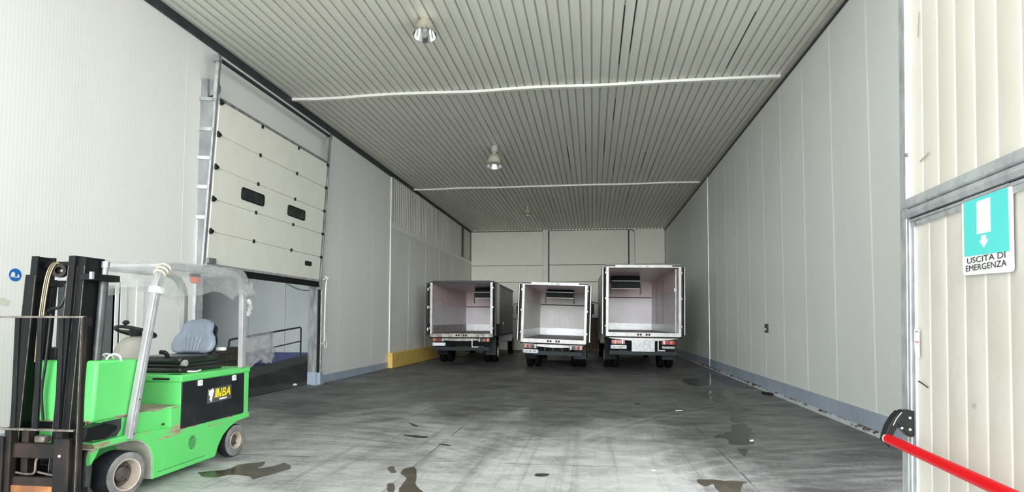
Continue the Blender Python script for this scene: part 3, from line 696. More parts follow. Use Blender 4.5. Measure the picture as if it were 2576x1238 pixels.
q = MB(LX); q.cyl((0.045,0.113,1.040),(1.25,0.118,1.042),0.0205,20); q.build('bar', m_red_bar, pb)
q = MB(LX); q.cyl((0.036,0.113,1.040),(0.045,0.113,1.040),0.022,20); q.build('collar', pmat('translucent_collar',(0.8,0.55,0.45),(0.85,0.6,0.5),0.4), pb)
# label strip and scuffs
lb = sheet_on_leaf([(0.060,1.520),(0.108,1.518),(0.108,1.398),(0.068,1.402),(0.060,1.45)], 0.012, 0.001).build('label_strip', m_paper, None, 0, False); tag(lb, 'narrow white paper label at the edge of the emergency door', 'label')
sheet_on_leaf([(0.072,1.510),(0.098,1.510),(0.098,1.507),(0.072,1.507)], 0.013, 0.0006).build('print', m_ink, lb, 0, False)
sheet_on_leaf([(0.070,1.466),(0.104,1.465),(0.104,1.462),(0.070,1.463)], 0.013, 0.0006).build('print', m_red_bar, lb, 0, False)
for pts, lab in (([(0.082,1.293),(0.10,1.291),(0.17,1.275),(0.17,1.280),(0.10,1.297),(0.084,1.300)], 'short black scuff under the paper label on the emergency door'),
            ([(0.50,1.262),(0.512,1.255),(0.515,1.240),(0.505,1.243)], 'small dark dent mark on the emergency door'),
            ([(0.29,2.90),(0.34,2.985),(0.345,2.98),(0.30,2.895)], 'thin diagonal scratch near the top of the gate leaf'),
            ([(0.11,2.79),(0.125,2.90),(0.13,2.90),(0.117,2.79)], 'thin upright scratch near the top left of the gate leaf'),
            ([(0.12,2.245),(0.20,2.262),(0.20,2.255),(0.12,2.238)], 'faint brown rubbing mark above the gate rail')):
    q = sheet_on_leaf(pts, 0.0075, 0.0008).build('scuff', m_ink if 'black' in lab else pmat('scuff_brown', (0.30,0.26,0.22), (0.42,0.37,0.31), 0.7), None, 0, False); tag(q, lab, 'scuff')
# ================================================================== forklift
def green_mat():
    m, t = newmat('green_forklift_paint')
    P = t.world(); sep = t.node('ShaderNodeSeparateXYZ'); t.l.new(P, sep.inputs[0])
    nz = t.noise(t.world((1,1,1)), 2.2, 5)
    col = t.ramp(nz, [(0.3,(0.115,0.60,0.15)), (0.7,(0.135,0.66,0.175))])
    # chipped, rusty patches along the step edges
    b1 = t.math('LESS_THAN', t.math('ABSOLUTE', t.math('SUBTRACT', sep.outputs[2], 0.475)), 0.055)
    b2 = t.math('LESS_THAN', t.math('ABSOLUTE', t.math('SUBTRACT', sep.outputs[2], 0.705)), 0.016)
    n1 = t.noise(t.world((2,1.5,5)), 1.6, 6, 0.62, 0.4)
    f1 = t.math('MULTIPLY', t.math('MAXIMUM', b1, b2), t.ramp(n1, [(0.50,0.0),(0.55,1.0)]))
    n2 = t.noise(t.world((10,4,14)), 2.5, 4, 0.6)
    f2 = t.ramp(n2, [(0.70,0.0),(0.73,0.8)])
    rust = t.ramp(t.noise(t.world((6,6,6)), 3.0, 4), [(0.35,(0.27,0.18,0.11)), (0.65,(0.47,0.39,0.29))])
    col = t.mix(t.math('MAXIMUM', f1, f2), col, rust)
    t.bsdf(col, 0.42, 0, None, 0.45); return m
m_green = green_mat()
m_grime = pmat('grimy_wheel_arch', (0.42,0.44,0.36), (0.60,0.60,0.50), 0.7, 0, 5)
m_tyre = pmat('dusty_tyre_tread', (0.012,0.013,0.016), (0.026,0.028,0.034), 0.7, 0, 8, spec=0.2)
m_tside = pmat('dusty_tyre_side', (0.13,0.13,0.127), (0.24,0.235,0.225), 0.8, 0, 9)
m_rim = pmat('beige_rusty_rim', (0.42,0.35,0.28), (0.58,0.52,0.44), 0.6, 0.1, 9)
m_hub = pmat('dark_hub', (0.05,0.04,0.035), (0.12,0.10,0.09), 0.6, 0.2, 12)
m_guard = pmat('silver_guard_paint', (0.33,0.335,0.34), (0.42,0.42,0.42), 0.42, 0.15, 4)
m_rustblk = pmat('rusty_black_steel', (0.010,0.009,0.009), (0.05,0.032,0.024), 0.6, 0.1, 5, (1,1,0.5), 0.3, 0.3, lo=0.45, hi=0.80)
m_orange = pmat('orange_rust', (0.20,0.08,0.03), (0.45,0.19,0.06), 0.7, 0, 8)
m_wornedge = pmat('worn_steel_edge', (0.09,0.08,0.07), (0.24,0.21,0.18), 0.5, 0.4, 20)
m_seat = pmat('blue_grey_vinyl', (0.20,0.24,0.295), (0.23,0.27,0.33), 0.35, 0, 3)
m_shroud = pmat('grey_beige_shroud', (0.36,0.34,0.30), (0.46,0.44,0.39), 0.45, 0, 5)
m_gold = pmat('oiled_hose', (0.16,0.12,0.06), (0.34,0.26,0.13), 0.3, 0.4, 10)
m_mat = pmat('worn_floor_mat', (0.20,0.15,0.11), (0.42,0.36,0.29), 0.8, 0, 7)

FK = thing('forklift', 'bright green electric forklift with black mast and plastic covered roof', 'forklift', (-4.45, 5.6, 0))
OX, IX = -4.05, -4.86
prof = [(4.50,0.545),(4.95,0.54),(5.40,0.515),(5.56,0.475),(6.74,0.468),(6.77,0.455),(6.77,0.405),(6.52,0.392),(6.38,0.35),(6.26,0.28),(6.185,0.19),(6.14,0.10),(6.12,0.076),(5.19,0.076),
        (5.195,0.20),(5.18,0.30),(5.14,0.385),(5.08,0.44),(5.0,0.475),(4.90,0.488),(4.74,0.49),(4.62,0.488),(4.52,0.486)]
q = MB(); q.prism(prof, 'x', OX, IX); ch = q.build('chassis', m_green, FK, 0.008)
# inner lining of the front wheel arch and fender flare
q = MB(); q.prism([(4.50,0.484),(4.90,0.484),(5.0,0.470),(5.07,0.435),(5.13,0.38),(5.17,0.30),(5.185,0.08),(5.192,0.08),(5.188,0.30),(5.145,0.388),(5.08,0.444),(5.0,0.48),(4.9,0.492),(4.5,0.492)], 'x', OX-0.01, OX-0.34); q.build('wheel_arch_lining', m_grime, FK)
q = MB(); q.prism([(4.515,0.485),(4.60,0.485),(4.56,0.42),(4.52,0.37),(4.50,0.36),(4.50,0.42)], 'x', OX-0.03, OX-0.06); q.build('fender_bracket', m_green, FK)
# battery box, hood, cover
q = MB(); q.box(OX-0.008, IX, 5.555, 6.735, 0.47, 0.935); q.box(OX-0.008, OX-0.20, 5.42, 5.556, 0.47, 0.71); q.build('battery_box', m_green, FK, 0.004)
q = MB(); q.box(OX+0.002, OX-0.03, 6.645, 6.735, 0.455, 0.94); q.build('corner_post', m_green, FK, 0.006)
q = MB(); q.box(OX+0.008, IX-0.01, 5.535, 6.755, 0.935, 1.003); q.build('hood', m_green, FK, 0.014)
q = MB(); q.box(OX-0.12, OX-0.30, 5.528, 5.54, 0.955, 0.975); q.box(OX-0.05,OX-0.16,5.56,5.62,1.002,1.006); q.build('hood_slot', m_black, FK)
bc = MB(); bc.box(OX+0.003, OX-0.02, 5.56, 6.64, 0.475, 0.932)
m_cover = pmat('black_battery_cover', (0.010,0.012,0.014), (0.022,0.027,0.032), 0.32, 0, 4, lo=0.45, hi=0.7)
bco = bc.build('battery_cover', m_cover, FK, 0.003)
for yy in (5.83, 6.43):
    q = MB(); q.prism(rrect(yy, 0.90 if yy < 6 else 0.897, 0.034, 0.030, 0.010), 'x', OX+0.003, OX+0.012); lt = q.build('latch_plate', m_white, bco)
    q = MB(); q.cyl((OX+0.012,yy,0.905),(OX+0.015,yy,0.905),0.009,12); q.build('latch_button', m_galv, lt)
# battery maker sign
X0 = OX+0.004
def bpt(y, z): return Vector((X0, y, z))
q = MB(); q.prism([(5.955,0.665),(6.385,0.672),(6.385,0.83),(5.965,0.818)], 'x', OX+0.003, OX+0.0045); lg = q.build('logo_plate', pmat('logo_plate_grey', (0.07,0.075,0.08), (0.10,0.105,0.11), 0.4), bco, 0, False)
ye = pmat('logo_yellow', (0.90,0.72,0.02), (0.92,0.76,0.04), 0.4)
text('logo_letters', 'NBA', m_ink, bco, bpt(6.085, 0.708), (0,1,0), (0,0,1), 0.110, 0.295, 0.05, 0.0008, 0.22)
text('logo_letters', 'NBA', ye, bco, bpt(6.097, 0.716), (0,1,0), (0,0,1), 0.095, 0.272, 0.025, 0.0018, 0.22)
q = MB()
for k in range(5):
    z = 0.716+0.0195*k; q.prism([(6.080+0.004*k,z),(6.16,z),(6.16,z+0.014),(6.083+0.004*k,z+0.014)], 'x', OX+0.0045, OX+0.0056)
q.build('logo_stripes', ye, bco, 0, False)
q = MB(); q.prism([(6.165,0.684),(6.295,0.686),(6.30,0.705),(6.17,0.703)], 'x', OX+0.0045, OX+0.0056); q.build('logo_bar', m_white, bco, 0, False)
bull = [(5.972,0.812),(5.985,0.800),(5.995,0.800),(6.012,0.808),(6.022,0.806),(6.035,0.822),(6.045,0.818),(6.052,0.806),(6.064,0.806),(6.070,0.792),(6.066,0.775),(6.058,0.765),(6.052,0.745),(6.042,0.728),(6.040,0.705),(6.034,0.690),(6.022,0.680),(6.010,0.682),(6.014,0.694),(6.020,0.700),(5.998,0.700),(5.990,0.708),(6.000,0.722),(6.000,0.738),(5.986,0.752),(5.974,0.765),(5.980,0.772),(5.982,0.785)]
q = MB(); q.prism(bull, 'x', OX+0.0045, OX+0.0056); q.build('logo_bull', m_white, bco, 0, False)
# vent slots
q = MB()
for k in range(9):
    zz = 0.245+0.0155*k; hw = 0.056*math.sqrt(max(0.1, 1-((k-4)/4.6)**2)); q.box(OX, OX+0.0035, 5.735-hw, 5.735+hw, zz, zz+0.005)
q.build('vent_slots', m_dark_trim, FK)
q = MB(); q.box(OX+0.001, OX-0.01, 5.25, 5.95, 0.126, 0.130); q.build('seam_line', m_dark_trim, FK)
q = MB(); q.cyl((OX-0.015,5.32,0.56),(OX-0.004,5.32,0.56),0.012,12); q.build('bolt_hole', m_dark_trim, FK)
# footwell, cowl, front frame
q = MB(); q.box(OX-0.035, IX+0.02, 4.93, 5.556, 0.50, 0.706); q.build('footwell', m_green, FK, 0.006)
q = MB(); q.box(OX-0.045, IX+0.05, 5.0, 5.545, 0.704, 0.712); q.build('floor_mat', m_mat, FK)
q = MB(); q.box(OX-0.055, IX+0.06, 4.56, 4.96, 0.52, 0.70); q.build('front_frame', m_green, FK, 0.006)
q = MB(); q.prism([(4.525,0.70),(4.925,0.688),(5.03,1.185),(4.99,1.202),(4.555,1.21)], 'x', OX-0.045, IX+0.06); cw = q.build('cowl', m_green, FK, 0.022)
q = MB(); q.prism([(4.64,0.545),(4.80,0.545),(4.845,0.60),(4.845,0.69),(4.64,0.69)], 'x', OX-0.05, OX-0.08); q.build('tilt_opening', m_dark_trim, FK)
# steering column and wheel
SC = Vector((-4.40, 5.33, 0))
rings = []
for (h, yy, rx, ry) in ((0.98,5.10,0.10,0.17),(1.17,5.13,0.10,0.165),(1.26,5.15,0.095,0.155),(1.33,5.175,0.085,0.13),(1.375,5.20,0.065,0.095),(1.392,5.215,0.04,0.05)):
    yy += 0.13; rings.append([Vector((SC.x + rx*(abs(math.cos(a))**0.7)*(1 if math.cos(a)>0 else -1), yy + ry*(abs(math.sin(a))**0.7)*(1 if math.sin(a)>0 else -1), h)) for a in [2*PI*k/24 for k in range(24)]])
q = MB(); q.loft(rings); col_ = q.build('steering_column', m_shroud, FK)
q = MB(); q.box(SC.x+0.092, SC.x+0.104, 5.37, 5.405, 1.18, 1.29); q.build('switch_strip', m_black, col_, 0.003)
nrm = Vector((0.05, 0.30, 0.95)).normalized(); uu = nrm.orthogonal().normalized(); vv = nrm.cross(uu); CW = Vector((SC.x, 5.34, 1.435))
q = MB(); q.tube([CW + (uu*math.cos(a)+vv*math.sin(a))*0.172 for a in [2*PI*k/36 for k in range(36)]], 0.0165, 10, True); st = q.build('steering_wheel', m_black, FK)
q = MB(); q.lathe([(0.001,0.02),(0.05,0.015),(0.06,0.0),(0.045,-0.03),(0.03,-0.06)], CW, nrm, 20); q.build('wheel_hub', m_black, st)
q = MB()
for k in range(3):
    a = 2*PI*k/3+0.4; q.bar(CW, CW+(uu*math.cos(a)+vv*math.sin(a))*0.168, 0.035, 0.012, nrm)
q.build('spokes', m_hub, st)
kp = CW + (-Vector((0,1,0)) + nrm*nrm.y).normalized()*0.152
q = MB(); q.tube([kp, kp+nrm*0.035], 0.012, 10); q.ball(kp+nrm*0.048, 0.030,0.030,0.022,16,8); q.build('spinner_knob', m_black, st)
for k in range(4):
    q = MB(); px = OX-0.10-0.075*k; q.tube(smoothpath([(px,4.70,1.19),(px+0.01,4.72,1.235),(px+0.03,4.76,1.255),(px+0.05,4.80,1.235),(px+0.05,4.82,1.19)],4), 0.009, 8); q.build('cable_loop', m_white, FK)
q = MB(); q.box(-4.55,-4.78,4.62,4.86,1.20,1.31); q.build('instrument_box', m_black, FK, 0.01)
# seat
SX = -4.48
def slabseat(y0,y1,z0,z1,hw,name,mat,bev):
    q = MB(); q.box(SX-hw,SX+hw,y0,y1,z0,z1); return q.build(name, mat, FK, bev, True, 0, 4)
mglossblk = pmat('glossy_black_bellows', (0.012,0.012,0.013), (0.02,0.02,0.021), 0.22)
slabseat(5.74,6.46,1.0,1.062,0.275,'suspension_bellows',mglossblk,0.028)
slabseat(5.77,6.44,1.050,1.105,0.258,'suspension_bellows',mglossblk,0.026)
slabseat(5.74,6.42,1.095,1.175,0.268,'seat_cushion',mglossblk,0.034)
q = MB(); q.cyl((SX+0.25,5.80,1.105),(SX+0.295,5.80,1.105),0.034,20); q.build('height_knob', m_guard, FK, 0.004)
q = MB(); q.tube(smoothpath([(SX+0.1,5.78,1.16),(SX+0.1,5.74,1.21),(SX+0.05,5.72,1.22)],5),0.022,8); q.build('lever', m_black, FK)
# back rest : shaped cushion, front facing -y
def outline(a):
    # a in 0..1 around ; half width by height
    pass
BZ0, BZ1 = 1.175, 1.565
def halfw(t):   # t 0 bottom..1 top
    if t < 0.12: return 0.17 + 0.075*math.sin(t/0.12*PI/2)
    if t < 0.42: return 0.245 + 0.018*math.sin((t-0.12)/0.30*PI)
    if t < 0.66: return 0.245 - 0.055*(0.5-0.5*math.cos((t-0.42)/0.24*PI))
    return 0.19 * math.sqrt(max(0.0, 1-((t-0.66)/0.345)**3.2)) + 0.0
def backrest(fr):
    def fn(u, v):
        w = halfw(v); s = (u-0.5)*2
        x = SX + s*w
        z = BZ0 + (BZ1-BZ0)*v
        wing = 0.095*max(0, abs(s)-0.45)**1.3*(1.0 if v < 0.6 else max(0.2, 1-(v-0.6)*1.6))
        rim = math.sqrt(max(0, 1-abs(s)**7))*math.sqrt(max(0, 1-abs(2*v-1)**9))
        y = 6.375 + 0.13*(v-0.3) - wing
        d = 0.075*rim
        if fr:
            g = 0.0
            # stitched channels fanning from the lower back
            if v < 0.62:
                for c0 in (-0.42,-0.22,0.0,0.22,0.42):
                    cx = c0*(0.75 + 1.5*max(0, v-0.30)) if c0 else 0
                    if c0 == 0 and v > 0.45: continue
                    if 0.10 < v < (0.60 if abs(c0) < 0.3 else 0.45) : g = max(g, 1-abs(s-cx)/0.055)
            y += -d + 0.013*max(0, g)
        else: y += d*0.45
        return Vector((x, y, z))
    return fn
q = MB(); q.grid(backrest(True), 60, 48); q.grid(backrest(False), 60, 48); br = q.build('seat_back', m_seat, FK)
for v in br.data.polygons: v.use_smooth = True
q = MB(); q.grid(lambda u,v: Vector((SX+(u-0.5)*2*halfw(v)*0.94, 6.375+0.13*(v-0.3)+0.045*(1-abs(2*u-1)**4)+0.012, BZ0+0.02+(BZ1-BZ0-0.04)*v)), 16, 16); q.build('seat_shell', m_black, FK, 0, True, 0.01)
q = MB(); q.tube(arc_corner([(SX+0.16,6.42,1.20),(SX+0.17,6.50,1.48),(SX-0.17,6.50,1.48),(SX-0.16,6.42,1.20)],0.05),0.013,8); q.build('back_frame', m_black, FK)
q = MB(); q.box(SX+0.17,SX+0.25,6.33,6.45,1.10,1.20); q.build('recliner', m_black, FK, 0.012)
q = MB(); q.tube(smoothpath([(SX+0.27,5.86,1.012),(SX+0.32,5.80,1.02),(SX+0.35,5.88,1.014),(SX+0.33,5.98,1.02),(SX+0.30,6.0,1.012)],5),0.009,8); q.build('belt_strap', m_white, FK)
q = MB(); q.box(SX+0.17,SX+0.27,6.47,6.53,1.20,1.24); q.build('belt_retractor', m_white, FK, 0.008)
# overhead guard
def leg(x): return arc_corner([(x,4.885,0.50),(x,5.175,1.93),(x,5.30,2.075),(x,6.42,2.075),(x,6.575,1.90),(x,6.585,1.0)],0.16,6)
for x in (-4.055,-4.80):
    q = MB(); pts = leg(x); q.rtube(pts, 0.058, 0.074, (1,0,0)); gl = q.build('guard_leg', m_guard, FK, 0.008)
    q = MB(); q.rtube([p + Vector((0.030 if x > -4.5 else -0.030,0,0)) for p in pts[:1]] + [Vector((x+(0.030 if x > -4.5 else -0.030),5.16,1.86))], 0.006, 0.02, (1,0,0)); q.build('leg_rib', m_galv, gl)
    for (yy,zz) in ((4.905,0.545),(4.96,0.84)):
        q = MB(); q.cyl((x+0.028,yy,zz),(x+0.035,yy,zz),0.009,10); q.build('leg_bolt', m_hub, gl)
for yy in (5.28,5.50,5.72,5.94,6.16,6.40):
    q = MB(); q.box(-4.80,-4.055,yy-0.02,yy+0.02,2.06,2.09); q.build('roof_bar', m_guard, FK)
q = MB(); q.cyl((-4.38,6.17,2.03),(-4.38,6.17,2.065),0.058,20); q.build('beacon_base', m_black, FK)
bmt, t = newmat('orange_beacon_lens'); t.bsdf((0.95,0.12,0.04), 0.15, 0, None, 0.5)
q = MB(); q.lathe([(0.05,0),(0.052,-0.05),(0.035,-0.075),(0.0,-0.08)], (-4.38,6.17,2.035), (0,0,1), 20); q.build('beacon', bmt, FK)
# plastic film draped on the guard
def wr(p, k=1.0): return Vector(p) + (noise.noise_vector(Vector(p)*3.0)*0.022 + noise.noise_vector(Vector(p)*9.0)*0.0035)*k
def filmroof(u, v):
    # u across (left skirt -> right skirt), v front -> rear
    y = 5.14 + 1.44*v
    ztop = 2.125 - 0.05*max(0,(0.10-v)/0.10)**2 - 0.07*max(0,(v-0.90)/0.10)**2
    rd = 0.30 + 0.035*math.sin(v*9) + 0.05*noise.noise(Vector((v*4,2,0)))
    if v > 0.80: rd = rd*(1-0.5*(v-0.8)/0.2)
    ld = 0.30 + 0.04*math.sin(v*7+1)
    if u < 0.25: a = u/0.25; return wr((-4.85-0.012*(1-a), y, ztop-ld*(1-a)), 1.2)
    if u > 0.75:
        a = (u-0.75)/0.25; return wr((-4.005+0.02*a, y, ztop-0.012-rd*a), 1.3)
    a = (u-0.25)/0.5; return wr((-4.85+0.845*a, y, ztop-0.012*math.sin(PI*a*5)**2*0.6), 0.8)
q = MB(); q.grid(filmroof, 64, 40)
def filmfront(u, v):
    x = -4.86+0.86*u; return wr((x, 5.13-0.02*v+0.03*math.sin(u*9)*v, 2.085-(0.24+0.03*math.sin(u*6))*v), 1.2)
q.grid(filmfront, 36, 14)
def filmtip(u, v):
    y = 6.50 + 0.28*u; zt = 2.02 - 0.17*u; zb = 1.80 + 0.06*u
    return wr((-4.0+0.04*math.sin(v*8+u*3)*(1-u), y, zt + (zb-zt)*v), 1.8*(1-u*0.6))
q.grid(filmtip, 14, 16)
q.grid(lambda u,v: filmtip(u,v) + Vector((0.03+0.02*math.sin(v*11),-0.03+0.05*math.sin(u*7+v*5)*0.4,0.01)), 14, 16)
q.build('roof_film', m_film, FK)
q = MB(); 
for k in range(3):
    pts = []
    for i in range(17):
        a = 2*PI*i/16; pts.append(Vector((-4.055+0.05*math.cos(a), 5.20+0.035*k, 1.985+0.032*k)) + Vector((0,-0.7,0.7)).normalized()*0.055*math.sin(a)*0.9)
    q.tube(pts, 0.011, 6)
q.build('tape_wrap', pmat('tan_tape', (0.62,0.52,0.36), (0.74,0.66,0.52), 0.5), FK)
q = MB(); q.obox((-4.055,5.165,1.83),(1,0,0),(0,0.98,-0.2),(0,0.2,0.98),0.045,0.052,0.032); q.build('tape_patch', m_white, FK, 0.006)
q = MB(); q.tube(smoothpath([(-4.0,6.60,1.80),(-3.99,6.63,1.72),(-4.0,6.62,1.66),(-4.0,6.60,1.60)],5),[0.02,0.03,0.035,0.03,0.02]*3+[0.02],8); q.build('film_tail', m_film, FK)

# wheels
def wheel(yc, r, w, xo, side, rimr, name, turn=0):
    dirx = -1 if side > 0 else 1        # from outer face inwards
    C = Vector((xo, yc, r)); A = Vector((dirx*math.cos(math.radians(turn)),math.sin(math.radians(turn)),0))
    q = MB(); q.mat(1)
    q.lathe([(rimr*0.97,0.02),(rimr,0.004),(r*0.70,0.0),(r*0.86,0.001),(r*0.955,0.012)], C, A, 48)
    q.mat(0); q.lathe([(r*0.955,0.012),(r,0.035),(r,w-0.035),(r*0.95,w-0.01),(rimr,w)], C, A, 48)
    ty = q.build(name, [m_tyre, m_tside], FK)
    q = MB(); q.lathe([(rimr,0.004),(rimr*0.97,-0.002),(rimr*0.90,0.004),(rimr*0.86,0.05),(rimr*0.80,w*0.42)], C, A, 40); q.build('rim', m_rim, ty)
    q = MB(); q.lathe([(rimr*0.84,w*0.40),(rimr*0.5,w*0.42),(rimr*0.46,w*0.28),(rimr*0.30,w*0.24),(rimr*0.001,w*0.24)], C, A, 30)
    for k in range(5):
        a = 2*PI*k/5+0.5; p = C + A*(w*0.36) + Vector((0,math.cos(a),math.sin(a)))*rimr*0.64; q.cyl(p, p-A*0.02, 0.012, 8)
    q.build('hub', m_hub, ty)
    return ty
wf = wheel(4.865, 0.200, 0.225, -4.037, 1, 0.140, 'front_wheel', 9)
wheel(4.865, 0.200, 0.225, -4.873, -1, 0.140, 'front_wheel')
wr1 = wheel(6.50, 0.181, 0.145, -4.045, 1, 0.095, 'rear_wheel', 4)
q = MB()
for k in range(26):
    a = 2*PI*k/26; c0 = Vector((-4.105, 6.50+0.181*math.cos(a), 0.181+0.181*math.sin(a))); rd = Vector((0,math.cos(a),math.sin(a))); tg = Vector((0.35,-math.sin(a),math.cos(a))).normalized()
    q.obox(c0, (1,0,0), tg, rd, 0.045, 0.003, 0.0015)
q.build('tread_grooves', m_dark_trim, wr1)
wheel(6.50, 0.181, 0.145, -4.865, -1, 0.095, 'rear_wheel')

# mast : tilted back slightly
TL = 0.065
def mp(x, d, h): return Vector((x, 4.37 + TL*h + d, h))
def mrail(pts, h0, h1):   # pts in (x, depth)
    q = MB(); n = len(pts); q.add([mp(x,d,h0) for x,d in pts] + [mp(x,d,h1) for x,d in pts], [tuple(range(n))[::-1], tuple(range(n,2*n))] + [(i,(i+1)%n,n+(i+1)%n,n+i) for i in range(n)]); return q
mast = FK
for sx, xo in ((1,-4.19),(-1,-4.745)):
    o_ = mrail([(xo,0.0),(xo,0.20),(xo-sx*0.075,0.20),(xo-sx*0.075,0.182),(xo-sx*0.018,0.182),(xo-sx*0.018,0.018),(xo-sx*0.075,0.018),(xo-sx*0.075,0.0)], 0.06, 2.075 if sx > 0 else 1.93).build('mast_outer_rail', m_black_paint, FK, 0.003)
    xi = xo - sx*0.072
    mrail([(xi,-0.03),(xi,0.15),(xi-sx*0.06,0.15),(xi-sx*0.06,0.13),(xi-sx*0.016,0.13),(xi-sx*0.016,-0.012),(xi-sx*0.06,-0.012),(xi-sx*0.06,-0.03)], 0.10, 2.085).build('mast_inner_rail', m_black_paint, FK, 0.003)
    for (xx,dd_) in ((xo-sx*0.004,-0.001),(xo-sx*0.073,-0.001),(xi-sx*0.055,-0.031)):
        q = MB(); q.rtube([mp(xx,dd_,0.3), mp(xx,dd_,2.0 if sx > 0 else 1.92)], 0.005, 0.003, (1,0,0)); q.build('worn_edge', m_wornedge, o_)
mrail([(-4.20,0.06),(-4.20,0.11),(-4.74,0.11),(-4.74,0.06)], 1.985, 2.045).build('mast_crossbeam', m_black_paint, FK, 0.004)
mrail([(-4.20,0.10),(-4.20,0.15),(-4.74,0.15),(-4.74,0.10)], 1.83, 1.885).build('mast_crossbeam', m_black_paint, FK, 0.004)
mrail([(-4.20,0.14),(-4.20,0.18),(-4.74,0.18),(-4.74,0.14)], 0.62, 0.72).build('mast_crossbeam', m_black_paint, FK, 0.004)
mrail([(-4.20,0.14),(-4.20,0.18),(-4.74,0.18),(-4.74,0.14)], 0.22, 0.34).build('mast_crossbeam', m_black_paint, FK, 0.004)
# lift cylinder behind the right rail, bracket on top
q = MB(); q.tube([mp(-4.15,0.165,0.18), mp(-4.15,0.165,1.90)], 0.034, 14); lc = q.build('lift_cylinder', pmat('dark_cylinder_steel', (0.03,0.033,0.036), (0.06,0.063,0.066), 0.35, 0.0), FK)
q = MB(); q.tube([mp(-4.15,0.165,1.90), mp(-4.15,0.165,2.0)], 0.022, 12); q.tube([mp(-4.15,0.165,1.995), mp(-4.15,0.165,2.05)], 0.030, 12); q.build('piston_rod', m_galv_dark, lc)
q = MB(); q.tube([mp(-4.72,0.245,0.18), mp(-4.72,0.245,1.90)], 0.034, 14); q.build('lift_cylinder', m_black_paint, FK)
q = MB(); q.obox(mp(-4.13,0.10,1.905),(1,0,0),(0,1,0),(0,0,1),0.055,0.155,0.028); q.build('mast_bracket', m_black_paint, FK, 0.008)
q = MB(); q.obox(mp(-4.075,-0.05,1.915),(1,0,0),(0,1,0),(0,0,1),0.012,0.012,0.03); q.build('bracket_end', m_galv, FK)
q = MB(); q.box(-4.188,-4.182,4.56,4.59,0.98,1.14); q.build('red_white_marker', m_paper, FK)
q = MB(); q.box(-4.1815,-4.180,4.565,4.585,1.03,1.075); q.build('marker_text', m_red_bar, FK)
# chain wheel, chain, hoses
cp_ = mp(-4.45,0.03,1.965)
q = MB(); q.lathe([(0.012,-0.025),(0.028,-0.025),(0.030,-0.022),(0.048,-0.02),(0.058,-0.022),(0.060,0.0),(0.058,0.022),(0.048,0.02),(0.03,0.02)], cp_, (0.25,-0.95,0.0), 28); q.build('chain_pulley', m_rustblk, FK)
for k in range(3):
    off = 0.018*k; q = MB()
    q.tube(smoothpath([mp(-4.445+off*0.3,0.0,2.03-off*0.2), mp(-4.50+off,-0.005,2.015), mp(-4.535+off,-0.01,1.93), mp(-4.555+off,-0.01,1.75), mp(-4.565+off,-0.01,1.45), mp(-4.57+off,0.0,1.2)],6), 0.006, 8); q.build('hose', m_gold if k != 1 else m_wornedge, FK)
q = MB(); q.tube(smoothpath([mp(-4.40,0.05,1.85),mp(-4.39,0.04,1.75),mp(-4.42,0.03,1.66),mp(-4.50,0.03,1.64),mp(-4.53,0.03,1.62)],6), 0.014, 8); q.build('hose', m_black, FK)
q = MB(); q.tube(smoothpath([mp(-4.54,0.02,1.62),mp(-4.545,0.02,1.3),mp(-4.55,0.02,0.8),mp(-4.54,0.04,0.4)],6), 0.016, 8); q.build('hose', m_black, FK)
q = MB(); q.tube(smoothpath([mp(-4.485,0.02,1.6),mp(-4.50,0.03,1.2),mp(-4.52,0.04,0.95),mp(-4.50,0.06,0.72)],6), 0.010, 8); q.build('hose', m_black, FK)
# carriage, load backrest, forks
YB_ = 4.25
q = MB(); q.box(-4.60,-4.06,YB_+0.02,YB_+0.07,0.46,0.575); q.build('carriage_bar', m_rustblk, FK, 0.006)
q = MB(); q.box(-4.60,-4.06,YB_+0.02,YB_+0.07,0.19,0.315); q.build('carriage_bar', m_rustblk, FK, 0.006)
q = MB(); q.box(-4.55,-4.16,YB_+0.012,YB_+0.022,0.13,0.25); q.build('rust_patch_plate', m_orange, FK)
for x in (-4.50,-4.20):
    q = MB(); q.box(x-0.03,x+0.03,YB_+0.07,YB_+0.14,0.15,0.66); q.build('carriage_plate', m_rustblk, FK, 0.004)
q = MB(); q.bar((-4.735,YB_,1.573),(-3.945,YB_,1.573),0.035,0.016); q.bar((-4.735,YB_,0.69),(-3.99,YB_,0.69),0.035,0.016); q.build('backrest_rail', m_wornedge, FK, 0.002)
for i, x in enumerate((-4.735,-4.535,-4.335,-4.145)):
    q = MB(); q.box(x-0.02,x+0.02,YB_-0.008,YB_+0.012,0.69 if i else 0.1,1.57); q.build('backrest_bar', m_black_paint, FK, 0.002)
q = MB(); q.box(-3.975,-3.945,YB_-0.012,YB_+0.03,0.10,1.578); q.box(-3.975,-3.96,YB_+0.03,YB_+0.09,1.50,1.57); q.build('backrest_bar', m_rustblk, FK, 0.003)
q = MB(); q.rtube([(-3.9605,YB_-0.0125,0.12),(-3.9605,YB_-0.0125,1.57)], 0.006, 0.002, (1,0,0)); q.build('worn_edge', m_wornedge, FK)
q = MB(); q.box(-4.60,-4.545,YB_-0.01,YB_+0.05,0.10,0.70); q.build('backrest_foot', m_rustblk, FK, 0.008)
for x0, x1 in ((-4.14,-4.005),(-4.72,-4.585)):
    q = MB(); q.prism([(4.215,0.63),(4.215,0.09),(3.25,0.055),(3.25,0.045),(4.24,0.04),(4.262,0.06),(4.262,0.63)], 'x', x0, x1); f_ = q.build('fork', m_rustblk, FK, 0.006)
    q = MB(); q.cyl((x0+0.06,4.21,0.50),(x0+0.06,4.225,0.50),0.012,10); q.build('fork_pin', m_galv, f_)
q = MB(); q.tube(smoothpath([(-4.55,YB_+0.05,0.34),(-4.45,YB_+0.05,0.33),(-4.36,YB_+0.03,0.35),(-4.35,YB_+0.03,0.44),(-4.33,YB_+0.04,0.47)],6),0.009,8); q.build('hose', m_wornedge, FK)
